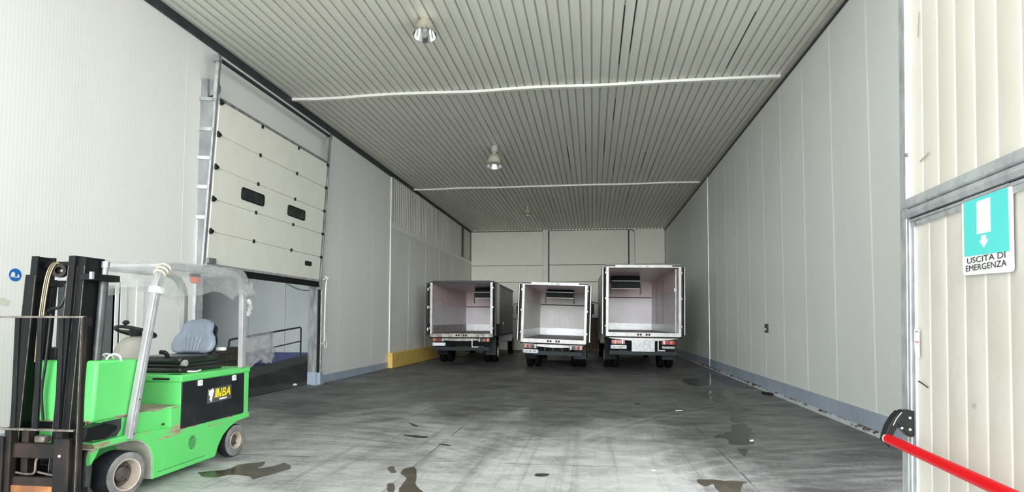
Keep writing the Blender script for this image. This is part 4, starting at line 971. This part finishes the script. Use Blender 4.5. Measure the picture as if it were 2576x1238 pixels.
q = MB(); q.tube(smoothpath([(-4.35,YB_+0.05,0.35),(-4.30,YB_+0.05,0.34),(-4.22,YB_+0.05,0.33),(-4.15,YB_+0.05,0.34)],6),0.009,8); q.build('hose', m_wornedge, FK)
q = MB(); q.box(-4.40,-4.31,YB_+0.05,YB_+0.12,0.575,0.63); q.build('valve_block', m_wornedge, FK, 0.012)
# tilt cylinder to the chassis, axle
q = MB(); q.prism([(4.36,0.585),(4.38,0.685),(4.56,0.70),(4.69,0.655),(4.70,0.625),(4.56,0.565)], 'x', OX+0.045, OX-0.06); q.build('tilt_cylinder', m_black_paint, FK, 0.006)
q = MB(); q.box(-4.28,-4.68,4.50,4.95,0.13,0.30); q.build('axle', m_black_paint, FK, 0.02)
q = MB(); q.box(-4.235,-4.175,4.40,4.60,0.10,0.55); q.build('mast_foot', m_rustblk, FK, 0.01)
# ================================================================== refrigerated trucks
m_pink = pmat('pinkish_liner', (0.74,0.585,0.59), (0.80,0.655,0.655), 0.4, 0, 1.4)
m_liner = pmat('white_liner', (0.73,0.68,0.70), (0.79,0.75,0.77), 0.4, 0, 1.4)
m_linerw = pmat('warm_white_liner', (0.70,0.68,0.66), (0.77,0.75,0.73), 0.4, 0, 1.6)
m_kick = pmat('scuffed_kick_plate', (0.70,0.71,0.71), (0.84,0.85,0.85), 0.35, 0.1, 6, lo=0.3, hi=0.6)
m_tfloor = pmat('dark_truck_floor', (0.10,0.10,0.10), (0.24,0.235,0.23), 0.45, 0, 2.0)
m_frame = pmat('white_truck_frame', (0.40,0.395,0.38), (0.54,0.53,0.505), 0.4, 0.1, 5)
m_frame_old = pmat('dirty_truck_frame', (0.15,0.14,0.12), (0.46,0.44,0.39), 0.5, 0.1, 6)
m_boxside = pmat('truck_side_panel', (0.66,0.66,0.66), (0.72,0.72,0.72), 0.4, 0, 1.0)
m_boxshade = pmat('shaded_side_panel', (0.06,0.068,0.07), (0.10,0.108,0.11), 0.4, 0, 1.0)  # shade on the left truck's right side put into the panel colour
m_chass = pmat('chassis_black', (0.004,0.004,0.004), (0.009,0.009,0.009), 0.7, 0, 4, spec=0.06)
m_under = pmat('blue_grey_bumper', (0.012,0.017,0.020), (0.020,0.026,0.030), 0.5, 0, 3, spec=0.15)
m_lred, t = newmat('red_lens'); t.bsdf((0.32,0.006,0.01), 0.15)
m_lora, t = newmat('amber_lens'); t.bsdf((0.5,0.15,0.03), 0.15)
m_lwht, t = newmat('clear_lens'); t.bsdf((0.72,0.72,0.68), 0.12)
m_plate_w = pmat('plate_white', (0.55,0.55,0.54), (0.62,0.62,0.61), 0.35)
m_plate_b = pmat('plate_blue', (0.10,0.20,0.45), (0.12,0.24,0.5), 0.35)
m_ttyre = pmat('truck_tyre', (0.003,0.003,0.003), (0.006,0.006,0.006), 0.85, spec=0.05)
m_cabw = pmat('white_cab_paint', (0.66,0.66,0.66), (0.72,0.72,0.72), 0.3)
m_glass = pmat('dark_cab_glass', (0.02,0.022,0.024), (0.03,0.032,0.034), 0.06)

def truck(label, loc, yaw, W, zf, zt, L, roll, cfg):
    T = thing('refrigerated_truck', label, 'truck', loc, yaw, 'box trucks parked with open rear', local=True)
    R = Matrix.Translation((0,0,0.6)) @ Matrix.Rotation(roll, 4, 'Y') @ Matrix.Translation((0,0,-0.6))
    def mb(r=True): return MB(R if r else None)
    h = W/2; wt = 0.075; old = cfg.get('old')
    fr = m_frame_old if old else m_frame
    zl = cfg['zline']; zk = zf + cfg.get('kick', 0.27)
    lo = cfg.get('lower', m_liner)
    zs = zf - 0.02
    # outer skin
    q = mb(); q.box(-h+0.004,-h+0.03,0.06,L,zf-0.12,zt-0.02); q.build('side_skin', m_boxside, T)
    q = mb(); q.box(h-0.03,h-0.004,0.06,L,zf-0.12,zt-0.02); q.build('side_skin', cfg.get('skin', m_boxside), T)
    q = mb(); q.box(-h,h,0.03,L,zt-0.03,zt); q.build('roof_skin', m_boxside, T)
    q = mb(); q.box(-h+0.03,h-0.03,L-0.03,L,zf-0.1,zt-0.03); q.build('bulkhead', m_boxside, T)
    # liner: side walls, front wall, ceiling, floor
    for sx in (-1,1):
        q = mb(); a, b = sx*(h-0.03), sx*(h-wt)
        q.mat(0).box(a,b,0.08,L-0.08,zl,zt-0.09); q.mat(1).box(a,b,0.08,L-0.08,zf,zl); q.build('side_liner', [m_pink, lo], T)
        q = mb(); q.box(sx*(h-wt),sx*(h-wt-0.012),0.10,L-0.08,zf,zk); q.build('kick_plate', (m_frame_old if old and sx < 0 else m_kick), T)
        q = mb(); q.box(sx*(h-wt),sx*(h-wt-0.018),1.2 if old else 0.3,L-0.08,zl-0.018,zl+0.018); q.build('rub_rail', m_pink, T)
    q = mb(); q.mat(0).box(-h+wt,h-wt,L-0.10,L-0.04,zl,zt-0.09); q.mat(1).box(-h+wt,h-wt,L-0.10,L-0.04,zf,zl); q.build('front_liner', [m_pink if not cfg.get('warm') else m_linerw, lo], T)
    q = mb(); q.box(-h+wt,h-wt,L-0.115,L-0.10,zf,zk); q.build('kick_plate', m_kick, T)
    q = mb(); q.box(-h+wt,h-wt,L-0.125,L-0.10,zl-0.022,zl+0.022); q.build('rub_rail', m_hub, T)
    q = mb(); q.box(-h+0.03,h-0.03,0.08,L-0.03,zt-0.095,zt-0.03); q.build('ceiling_liner', m_pink, T)
    q = mb(); q.box(-h+0.03,h-0.03,0.03,L-0.03,zf-0.12,zf); q.build('cargo_floor', m_tfloor, T)
    if cfg.get('ribs'):
        for k in range(7):
            q = mb(); x = -0.30+0.15*k; q.prism([(x-0.045,L-0.10),(x-0.03,L-0.112),(x+0.03,L-0.112),(x+0.045,L-0.10)], 'z', zk+0.05, zl-0.15); q.build('air_channel', m_linerw, T)
    if cfg.get('sidedoor'):
        for yy in cfg['sidedoor']:
            q = mb(); q.box(h-wt-0.006,h-wt,yy,yy+0.03,zf+0.02,zt-0.25); q.build('door_joint', m_dark_trim, T)
    # rear frame
    q = mb(); q.box(-h,-h+0.085,-0.02,0.09,zf-0.10,zt); q.build('frame_post', m_frame, T, 0.006)
    q = mb(); q.box(h-0.085,h,-0.02,0.09,zf-0.10,zt); q.build('frame_post', m_frame, T, 0.006)
    q = mb(); q.box(-h+0.085,h-0.085,-0.02,0.09,zt-0.095,zt); hd = q.build('frame_header', m_black if old else m_frame, T, 0.006)
    q = mb(); q.box(-h-0.002,-h+0.28,-0.028,0.0,zt-0.06,zt-0.012); q.build('header_cap', m_black, hd, 0.005)
    q = mb(); q.box(h-0.28,h+0.002,-0.028,0.0,zt-0.06,zt-0.012); q.build('header_cap', m_black, hd, 0.005)
    q = mb(); q.box(-h+0.02,h-0.02,-0.03,0.06,zf-0.125,zf+0.005); sl = q.build('sill', fr, T, 0.006)
    for x in (-0.16,-0.08,0.10,0.18):
        q = mb(); q.box(x-0.03,x+0.03,-0.045,-0.025,zf-0.09,zf-0.03); q.build('lock_keep', m_rustblk, sl, 0.006)
    if not old:
        for x in (-0.1,0.1):
            q = mb(); q.box(x-0.05,x+0.05,-0.03,-0.018,zt-0.07,zt-0.035); q.build('lock_keep', m_galv_dark, hd, 0.006)
    q = mb(); q.box(-h-0.01,h+0.01,-0.05,0.05,zf-0.162,zf-0.125); q.build('buffer_strip', m_rubber, T, 0.01)
    for sx in (-1,1):
        for zz in (zf+0.2, (zf+zt)/2, zt-0.25):
            q = mb(); q.box(sx*(h-0.03),sx*(h+0.03),-0.032,0.0,zz-0.035,zz+0.035); q.build('hinge', m_galv_dark, T, 0.004)
    # doors folded flat against the sides
    dl = cfg.get('doorlen', W/2-0.02)
    for sx in (-1,1):
        a, b = sx*(h+0.05), sx*(h+0.115)
        q = mb(); q.mat(0).box(a,b,0.0,dl,zk+0.05,zt-0.08); q.mat(1).box(a,b,0.0,dl,zf-0.06,zk+0.05)
        dr = q.build('rear_door', [cfg.get('doormat', m_white), m_under if old else cfg.get('doormat', m_boxside)], T)
        q = mb(); q.box(b,b+sx*0.018,-0.006,0.02,zf-0.06,zt-0.08); q.box(a-sx*0.012,a,-0.006,0.02,zf-0.06,zt-0.08); q.build('door_seal', m_rubber, dr)
        q = mb(); q.box(a,b-sx*0.030,-0.010,0.0,zf-0.06,zt-0.08); q.build('door_gap', m_rubber, dr)
        q = mb(); q.box(b-sx*0.030,b,-0.010,0.0,zf-0.06,zt-0.08); q.build('door_edge', m_black if old else m_frame, dr)
        if old and sx < 0:
            for zz in (zf+0.15,(zf+zt)/2,zt-0.3):
                q = mb(); q.box(a+sx*0.01,b-sx*0.02,-0.02,-0.008,zz-0.05,zz+0.05); q.build('door_hinge', m_white, dr)
    # refrigeration unit under the ceiling
    fx0, fx1, fy0, zb, zst = cfg['fridge']
    q = mb(); q.prism([(fy0+0.06,zt-0.10),(fy0,zst),(fy0+0.03,zb),(fy0+0.75,zb+0.02),(fy0+0.95,zt-0.10)], 'x', fx0, fx1); fu = q.build('evaporator', pmat('dark_evaporator', (0.008,0.010,0.010), (0.015,0.017,0.017), 0.5, spec=0.1), T, 0.01)
    q = mb(); q.box(fx0,fx1,fy0-0.015,fy0+0.01,zst-0.012,zst+0.012); q.build('light_strip', m_frame, fu)
    for x in (fx0-0.02, fx1+0.02):
        q = mb(); q.box(x-0.02,x+0.02,fy0+0.02,fy0+0.05,zb-0.22,zb+0.2); q.build('drain_pipe', m_black, fu)
    q = mb(); q.box(fx0+0.0,fx1-0.0,fy0+0.0,fy0+0.05,zb-0.018,zb); q.build('drip_tray', m_frame, fu)
    if cfg.get('pole'):
        q = mb(); q.cyl((h-0.13,0.22,zf+0.02),(h-0.13,0.22,zt-0.11),0.028,12); po = q.build('load_bar', m_frame, T)
        q = mb(); q.box(h-0.20,h-0.11,0.17,0.25,zf+1.28,zf+1.40); q.build('bar_clamp', m_galv_dark, po, 0.008)
    # bowed lift plate under the sill
    q = mb(); n = 14; a = 0.92*h
    pts = [(-a + 2*a*k/n, zf-0.175-0.085*(1-(2*k/n-1)**2)) for k in range(n+1)] + [(a, zf-0.163), (-a, zf-0.163)]
    q.prism(pts, 'y', 0.0, 0.03); q.build('bowed_plate', m_frame_old if old else m_frame, T)
    # chassis, bumper, lamps (own suspension roll is small)
    zb0 = cfg['zbump']
    q = mb(False); q.box(-0.45,-0.35,0.1,L+1.6,zb0+0.13,zf-0.13); q.build('chassis_rail', m_chass, T)
    q = mb(False); q.box(0.35,0.45,0.1,L+1.6,zb0+0.13,zf-0.13); q.build('chassis_rail', m_chass, T)
    q = mb(False); q.box(-h*0.88,h*0.88,0.12,0.20,zb0+0.16,zf-0.22); q.build('rear_crossmember', m_chass, T)
    q = mb(); q.box(-h*0.90,h*0.90,0.02,0.12,zb0,zb0+0.14); q.build('underrun_bar', m_under, T, 0.012)
    zl_ = cfg['zlamp']
    for sx in (-1,1):
        q = mb(); cxl = sx*cfg['xlamp']; q.box(cxl-0.22,cxl+0.22,0.0,0.10,zl_-0.075,zl_+0.075); tl = q.build('tail_lamp', m_dark_trim, T, 0.012)
        seg = [(-0.20,-0.13,m_lred),(-0.13,-0.045,m_lora),(-0.045,0.10,m_lred),(0.10,0.155,m_lwht),(0.155,0.20,m_lred)]
        if cfg.get('dim'): seg = [(-0.20,-0.12,m_lora),(-0.06,0.02,m_lred),(0.06,0.11,m_dark_trim),(0.13,0.17,m_lwht)]
        for (u0,u1,mt_) in seg:
            q = mb(); x0, x1 = (cxl+u0, cxl+u1) if sx < 0 else (cxl-u1, cxl-u0)
            q.box(x0+0.002,x1-0.002,-0.012,0.0,zl_-0.060,zl_+0.060); q.build('lens', mt_, tl, 0.006)
    px0 = -cfg['xlamp']-0.235
    q = mb(); q.prism(rrect(px0+0.245, zl_-0.155, 0.245, 0.055, 0.012), 'y', -0.012, 0.0); pl = q.build('number_plate', m_plate_w, T)
    q = mb(); q.prism(rrect(px0+0.018, zl_-0.155, 0.016, 0.053, 0.008), 'y', -0.0135, -0.012); q.prism(rrect(px0+0.472, zl_-0.155, 0.016, 0.053, 0.008), 'y', -0.0135, -0.012); q.build('plate_band', m_plate_b, pl)
    if cfg.get('plate'):
        tx = text('plate_text', cfg['plate'], cfg.get('platemat', m_ink), pl, (px0+0.055,-0.0125,zl_-0.193), (1,0,0), (0,0,1), 0.075, 0.385, 0.02, 0.001)
        for v in tx.data.vertices: v.co = R @ v.co
    q = mb(); q.box(-h*0.80,-h*0.80+0.5,0.05,0.09,zl_-0.24,zl_-0.02); q.build('lamp_bracket', m_chass, T)
    if cfg.get('bigplate'):
        x0,x1,z0,z1 = cfg['bigplate']; q = mb(); q.prism(rrect((x0+x1)/2,(z0+z1)/2,(x1-x0)/2,(z1-z0)/2,0.02),'y',-0.008,0.0)
        q.build('reflective_plate', pmat('silver_checker_plate', (0.26,0.27,0.275), (0.40,0.41,0.415), 0.4, 0.2, 16, lo=0.42, hi=0.58), T)
    if cfg.get('maker'):
        q = mb(); q.box(cfg['xlamp']-0.20,cfg['xlamp']+0.22,-0.006,0.02,zl_-0.205,zl_-0.095); mk = q.build('maker_plate', m_dark_trim, T, 0.006)
        tx = text('maker_text', cfg['maker'], m_galv, mk, (cfg['xlamp']-0.18,-0.007,zl_-0.175), (1,0,0), (0,0,1), 0.055, 0.36, 0.0, 0.001)
        for v in tx.data.vertices: v.co = R @ v.co
    if cfg.get('lpipe') is not None:
        x = cfg['lpipe']; q = mb(); q.rtube([(x,-0.02,zl_+0.08),(x,-0.02,zl_-0.245),(x+0.21,-0.02,zl_-0.245)], 0.032, 0.032, (0,1,0)); q.build('lever_bar', m_frame, T)
    if cfg.get('frames'):
        for x in (-0.28,-0.02,0.26):
            q = mb(False); q.box(x,x+0.05,0.06,0.12,zb0+0.14,zl_+0.02); q.build('bracket_leg', m_under, T)
        q = mb(); q.box(cfg['xlamp']-0.46,cfg['xlamp']-0.12,0.0,0.05,zl_+0.045,zl_+0.075); q.build('bracket_tray', m_frame, T)
        for sx in (-1,1):
            q = mb(); q.box(sx*(h-0.02),sx*(h-0.28),0.0,0.08,zl_+0.075,zl_+0.19); q.build('corner_block', m_frame, T, 0.008)
    # mud flaps and wheels
    ya = cfg.get('axle', 1.75); wrd = 0.40
    for sx in (-1,1):
        q = mb(False); q.box(sx*(h-0.02),sx*(h-0.42),ya-0.62,ya-0.60,0.30,zf-0.16); q.build('mudflap', m_under if sx > 0 else m_rubber, T)
        for k in range(2):
            C = Vector((sx*(h-0.03-0.26*k), ya, wrd)); A = Vector((-sx,0,0))
            q = mb(False); q.lathe([(0.22,0.02),(0.24,0.0),(0.35,0.0),(0.395,0.03),(0.40,0.06),(0.40,0.18),(0.36,0.22),(0.22,0.22)], C, A, 32); wh = q.build('wheel', m_ttyre, T)
            if k == 0:
                q = mb(False); q.lathe([(0.235,0.0),(0.21,0.01),(0.19,0.09),(0.12,0.11),(0.10,0.04),(0.001,0.03)], C, A, 28); q.build('wheel_disc', m_rim, wh)
        C = Vector((sx*(h-0.08), L+0.95, wrd)); q = mb(False); q.lathe([(0.22,0.02),(0.24,0.0),(0.35,0.0),(0.395,0.03),(0.40,0.06),(0.40,0.18),(0.36,0.22),(0.22,0.22)], C, Vector((-sx,0,0)), 32); wh = q.build('wheel', m_ttyre, T)
        q = mb(False); q.lathe([(0.235,0.0),(0.21,0.03),(0.12,0.02),(0.10,-0.01),(0.001,-0.02)], C, Vector((-sx,0,0)), 28); q.build('wheel_disc', m_rim, wh)
    if cfg.get('sidepanels'):
        q = mb(); q.box(h-0.004,h+0.012,1.5,2.75,zf-0.05,zt-0.12); q.build('side_door', m_boxshade, T, 0.004)
        q = mb(); q.box(h-0.004,h+0.012,2.85,3.9,zf-0.05,zt-0.12); sd_ = q.build('side_door', m_boxshade, T, 0.004)
        q = mb(); q.box(h+0.012,h+0.03,2.95,3.0,zf+0.3,zf+0.42); q.build('side_handle', m_white, sd_)
        q = mb(); q.box(h-0.004,h+0.02,0.1,L,zt-0.09,zt-0.01); q.box(h-0.004,h+0.02,0.1,L,zf-0.12,zf-0.06); q.build('side_rail', m_black, T)
    # cab
    cw_ = min(h-0.06, 1.05); y0 = L+0.12; ct = cfg.get('cabtop', 2.5)
    q = mb(False); q.prism([(y0,0.62),(y0,ct-0.05),(y0+0.25,ct),(y0+0.95,ct),(y0+1.12,ct-0.08),(y0+1.62,1.42),(y0+1.75,1.30),(y0+1.78,0.62),(y0+1.35,0.60),(y0+1.30,0.85),(y0+0.95,1.0),(y0+0.55,0.85),(y0+0.5,0.60)], 'x', -cw_, cw_)
    cb = q.build('cab', m_cabw, T, 0.05, True, 0, 3)
    q = mb(False); q.add([(-cw_+0.12,y0+1.15,ct-0.16),(cw_-0.12,y0+1.15,ct-0.16),(cw_-0.12,y0+1.63,1.46),(-cw_+0.12,y0+1.63,1.46)], [(0,1,2,3)]); q.build('windscreen', m_glass, cb, 0, False, 0.012)
    for sx in (-1,1):
        q = mb(False); q.prism([(y0+0.45,1.45),(y0+0.45,ct-0.25),(y0+0.95,ct-0.25),(y0+1.38,1.45)], 'x', sx*cw_, sx*(cw_+0.008)); q.build('side_window', m_glass, cb)
        mxx = sx*(h+cfg.get('mirx', 0.12)); ym = y0+1.45
        q = mb(False); q.tube(arc_corner([(sx*cw_,ym,2.34),(mxx-sx*0.10,ym,2.42),(mxx,ym,2.36),(mxx,ym,1.72),(sx*cw_,ym,1.62)],0.08), 0.016, 8); mi = q.build('mirror_arm', m_black, cb)
        q = mb(False); q.box(mxx-0.10,mxx+0.10,ym-0.06,ym+0.03,1.86,2.30); q.build('mirror', m_black, mi, 0.03)
    return T

truck('left box truck with rusty dark rear frame beside the yellow kerb', (-4.60, 20.9, 0), math.radians(1.6), 2.24, 1.10, 2.97, 6.8, 0.0,
    dict(old=True, zline=2.20, fridge=(0.06,1.0,2.5,2.46,2.68), zbump=0.50, zlamp=0.885, xlamp=0.80, plate='CH 871 SZ', platemat=m_galv, lpipe=0.40, dim=True, skin=m_boxshade, sidepanels=True, doorlen=1.08, kick=0.30, cabtop=2.5))
truck('middle box truck leaning slightly with bright corrugated front wall inside', (-1.245, 19.0, 0), math.radians(-0.4), 2.06, 0.98, 2.77, 5.8, math.radians(1.9),
    dict(zline=2.20, fridge=(-0.47,0.49,2.5,2.385,2.58), zbump=0.47, zlamp=0.74, xlamp=0.71, plate='DX 947 WK', ribs=True, warm=True, lower=m_linerw, dim=True, frames=True, cabtop=2.35))
truck('right and tallest box truck with white frame and silver plate in its bumper', (1.54, 19.1, 0), math.radians(1.6), 2.30, 1.20, 3.31, 6.8, math.radians(0.7),
    dict(zline=2.55, fridge=(-0.79,0.24,3.3,2.75,3.02), zbump=0.50, zlamp=0.905, xlamp=0.76, plate='CH 922FT', bigplate=(-0.35,0.35,0.62,0.965), maker='Mercedes-Benz', lpipe=0.45, pole=True, sidedoor=(3.4,5.2), cabtop=2.6, mirx=0.28))
# ================================================================== high bay lamps
m_shade = pmat('aged_lamp_shade', (0.40,0.36,0.28), (0.58,0.53,0.42), 0.45, 0.1, 4)
m_refl = pmat('mirror_reflector', (0.82,0.82,0.82), (0.88,0.88,0.88), 0.12, 1.0, 2)
m_ball = pmat('lamp_ballast', (0.44,0.42,0.40), (0.52,0.50,0.48), 0.5)
m_lglass = pmat('lamp_bulb', (0.80,0.80,0.78), (0.84,0.84,0.82), 0.1)
def lamp(x, y, s, drop, tilt, label):
    L = thing('high_bay_lamp', label, 'lamp', (x, y, ZC), group='high bay lamps under the ceiling')
    ax = Vector((tilt[0], tilt[1], -1)).normalized(); o = Vector((x, y, ZC))
    r = 0.235*s; d = drop; b = o + ax*(d-0.36*s)      # top of the shade
    q = MB(); q.cyl(o, o + ax*max(0.03, d-0.55*s), 0.018, 10); q.build('suspension', m_black, L)
    if d > 0.5*s: q = MB(); q.lathe([(0.0,d-0.60*s),(0.085*s,d-0.60*s),(0.095*s,d-0.585*s),(0.095*s,d-0.43*s),(0.085*s,d-0.42*s),(0.05*s,d-0.42*s),(0.05*s,d-0.355*s)] if d >= 0.6*s else [(0.0,0.0),(0.085*s,0.02),(0.085*s,d-0.43*s),(0.05*s,d-0.42*s),(0.05*s,d-0.355*s)], o, ax, 28); q.build('ballast_housing', m_ball, L)
    q = MB(); q.lathe([(0.05*s,0.0),(0.10*s,0.005*s),(0.125*s,0.02*s),(0.16*s,0.10*s),(0.195*s,0.20*s),(0.215*s,0.27*s)], b, ax, 40); q.build('shade', m_shade, L)
    q = MB(); q.lathe([(0.215*s,0.27*s),(r,0.355*s),(r*1.02,0.36*s),(r*0.985,0.36*s),(0.20*s,0.26*s),(0.15*s,0.10*s),(0.09*s,0.025*s),(0.001,0.02*s)], b, ax, 40); rf = q.build('reflector', m_refl, L)
    q = MB(); q.lathe([(0.02*s,0.02*s),(0.03*s,0.08*s),(0.055*s,0.16*s),(0.05*s,0.22*s),(0.02*s,0.255*s),(0.001,0.26*s)], b, ax, 20); q.build('bulb', m_lglass, rf)
    return L
lamp(-2.715, 9.42, 0.79, 0.30, (0.06,-0.22), 'nearest high bay lamp showing its bright reflector bowl')
lamp(-2.74, 16.67, 1.0, 0.60, (0.0,-0.06), 'high bay lamp hanging between the two ceiling strips')
lamp(-2.75, 25.5, 0.78, 0.42, (0.0,0.0), 'farthest small high bay lamp beyond the second ceiling strip')

# ================================================================== puddles
m_pud, t = newmat('still_water_over_concrete'); t.bsdf(t.ramp(t.noise(t.world((1,1,1)), 3.0, 4), [(0.35,(0.018,0.019,0.019)), (0.65,(0.034,0.034,0.033))]), 0.12, 0, None, 0.12)
m_pudb, t = newmat('muddy_water_film'); t.bsdf(t.ramp(t.noise(t.world((1,1,1)), 4.0, 4), [(0.35,(0.060,0.048,0.034)), (0.65,(0.11,0.092,0.07))]), 0.22, 0, None, 0.18)
m_oil = pmat('dry_dark_stain', (0.03,0.03,0.03), (0.055,0.054,0.052), 0.6)
PUD = {
'A': ([(-3.99,5.75),(-3.84,5.85),(-3.76,5.94),(-3.78,6.11),(-3.71,6.18),(-3.57,6.29),(-3.5,6.15),(-3.51,6.06),(-3.45,6.02),(-3.35,6.17),(-3.33,6.29),(-3.17,6.11),(-3.14,6.01),(-3.21,5.81),(-3.27,5.65),(-3.3,5.6),(-3.41,5.71),(-3.6,5.73),(-3.69,5.62),(-3.82,5.62)], m_pudb, 'brown muddy puddle on the floor beside the forklift rear wheel'),
'B': ([(-1.97,6.18),(-1.94,6.27),(-1.87,6.27),(-1.77,6.0),(-1.66,5.61),(-1.56,5.45),(-1.49,5.26),(-1.71,5.23),(-1.75,5.37),(-1.8,5.63),(-1.83,5.86),(-1.93,6.0)], m_pudb, 'brown puddle along the floor joint at the bottom centre left'),
'B2': ([(-2.15,6.23),(-2.11,6.29),(-2.05,6.16),(-2.0,6.06),(-2.04,6.02),(-2.09,6.1)], m_pudb, 'small brown patch of water just left of the joint puddle'),
'B3': ([(-1.93,5.57),(-1.88,5.62),(-1.8,5.37),(-1.82,5.31)], m_pudb, 'small brown puddle at the bottom edge beside the joint puddle'),
'C': ([(2.38,16.59),(2.65,17.1),(2.98,17.48),(3.26,18.39),(3.51,18.61),(3.55,17.23),(3.6,16.04),(3.65,15.27),(3.66,14.7),(3.25,15.11),(2.91,15.43),(2.47,14.99),(2.31,15.73)], m_pud, 'large black puddle against the right kerb near the right truck'),
'D1': ([(2.32,13.35),(2.68,14.22),(2.93,14.53),(2.64,13.8),(2.41,13.27),(2.52,12.92),(2.66,12.68),(2.66,13.21),(2.92,14.26),(3.1,14.62),(3.0,13.85),(2.9,12.89),(2.92,12.39),(2.7,12.04),(2.43,12.07),(2.32,12.54)], m_pud, 'branching thin puddle in front of the black kerb puddle'),
'E': ([(2.41,11.48),(2.57,11.79),(2.69,11.81),(2.57,11.23),(2.46,10.83),(2.39,10.82),(2.46,11.28)], m_pud, 'small jagged puddle between the branching puddle and the next wet patch'),
'F': ([(2.29,10.5),(2.52,10.59),(2.48,10.36),(2.34,10.28),(2.27,10.05),(2.3,9.85),(2.25,9.69),(2.16,9.78),(2.16,10.03)], m_pud, 'wet patch just beyond the biggest grey puddle on the right'),
'G': ([(2.07,9.52),(2.29,9.6),(2.22,9.35),(2.28,9.22),(2.19,8.91),(2.07,8.57),(2.04,8.34),(2.04,8.13),(1.92,8.01),(1.79,7.99),(1.71,8.05),(1.75,8.23),(1.73,8.41),(1.61,8.47),(1.71,8.68),(1.81,8.73),(1.82,8.85),(1.94,8.96)], m_pud, 'biggest grey puddle in the trail on the right half of the floor'),
'H': ([(1.01,6.2),(1.2,6.2),(1.45,6.18),(1.41,6.08),(1.34,5.86),(1.34,5.64),(1.17,5.61),(1.13,5.87),(1.13,6.06),(1.03,5.95)], m_pudb, 'brown wet patch under the cross joint at the bottom right'),
'I': ([(1.74,7.72),(1.84,7.74),(1.8,7.52),(1.73,7.36),(1.73,7.51)], m_oil, 'small dark stain just in front of the biggest grey puddle'),
'S1': ([(-0.564,6.21),(-0.446,6.21),(-0.462,6.12),(-0.545,6.09),(-0.581,6.15)], m_oil, 'small dark brown stain at the bottom centre of the floor'),
'S2': ([(-2.547,8.03),(-2.207,7.97),(-2.218,7.86),(-2.395,7.88)], m_oil, 'flat black stain among the curved tyre marks'),
'S3': ([(-1.928,7.54),(-1.767,7.45),(-1.772,7.39),(-1.871,7.44)], m_oil, 'small black stain right of the flat black stain'),
'S4': ([(-2.785,9.0),(-2.569,8.76),(-2.595,8.69),(-2.721,8.87)], m_oil, 'slanting black stain behind the flat black stain'),
'S5': ([(0.784,11.77),(0.882,11.74),(0.857,11.59),(0.784,11.56)], m_oil, 'tiny black spot on the floor in front of the middle and right trucks'),
}
for key, (pts, mt_, lab) in PUD.items():
    P = smoothpath([(x,y,0) for x,y in pts], 4, True)
    P = [(p.x + 0.012*noise.noise(Vector((p.x*9,p.y*9,1))), p.y + 0.03*noise.noise(Vector((p.x*9,p.y*9,4)))) for p in P]
    me = bpy.data.meshes.new('puddle'); bm = bmesh.new()
    vs = [bm.verts.new((x,y,0.003)) for x,y in P]; f = bm.faces.new(vs)
    if f.normal.z < 0: f.normal_flip()
    bmesh.ops.triangulate(bm, faces=[f]); bmesh.ops.recalc_face_normals(bm, faces=bm.faces)
    e = bmesh.ops.extrude_face_region(bm, geom=list(bm.faces)); bmesh.ops.translate(bm, vec=(0,0,-0.0028), verts=[g for g in e['geom'] if isinstance(g, bmesh.types.BMVert)])
    bmesh.ops.recalc_face_normals(bm, faces=bm.faces); bm.to_mesh(me); bm.free(); me.materials.append(mt_)
    water = mt_ is not m_oil
    o = bpy.data.objects.new('puddle' if water else 'floor_stain', me); COL.objects.link(o); tag(o, lab, 'puddle' if water else 'stain', 'puddles and stains on the hall floor')
q = MB(); q.prism([(2.02,8.32),(2.08,8.36),(2.06,8.27),(2.01,8.25)], 'z', 0.003, 0.008); tag(q.build('litter_scrap', m_white), 'white scrap of litter in the biggest grey puddle', 'litter')
for (x,y,lab) in ((0.62,6.52,'white speck of litter on the open floor left of the joint crack'),(1.48,10.9,'pale thin scrap of litter beyond the joint crack')):
    q = MB(); q.obox((x,y,0.004),(1,0.2,0),(0,1,0),(0,0,1),0.022 if y < 8 else 0.06,0.012,0.003); tag(q.build('litter_scrap', m_white), lab, 'litter')
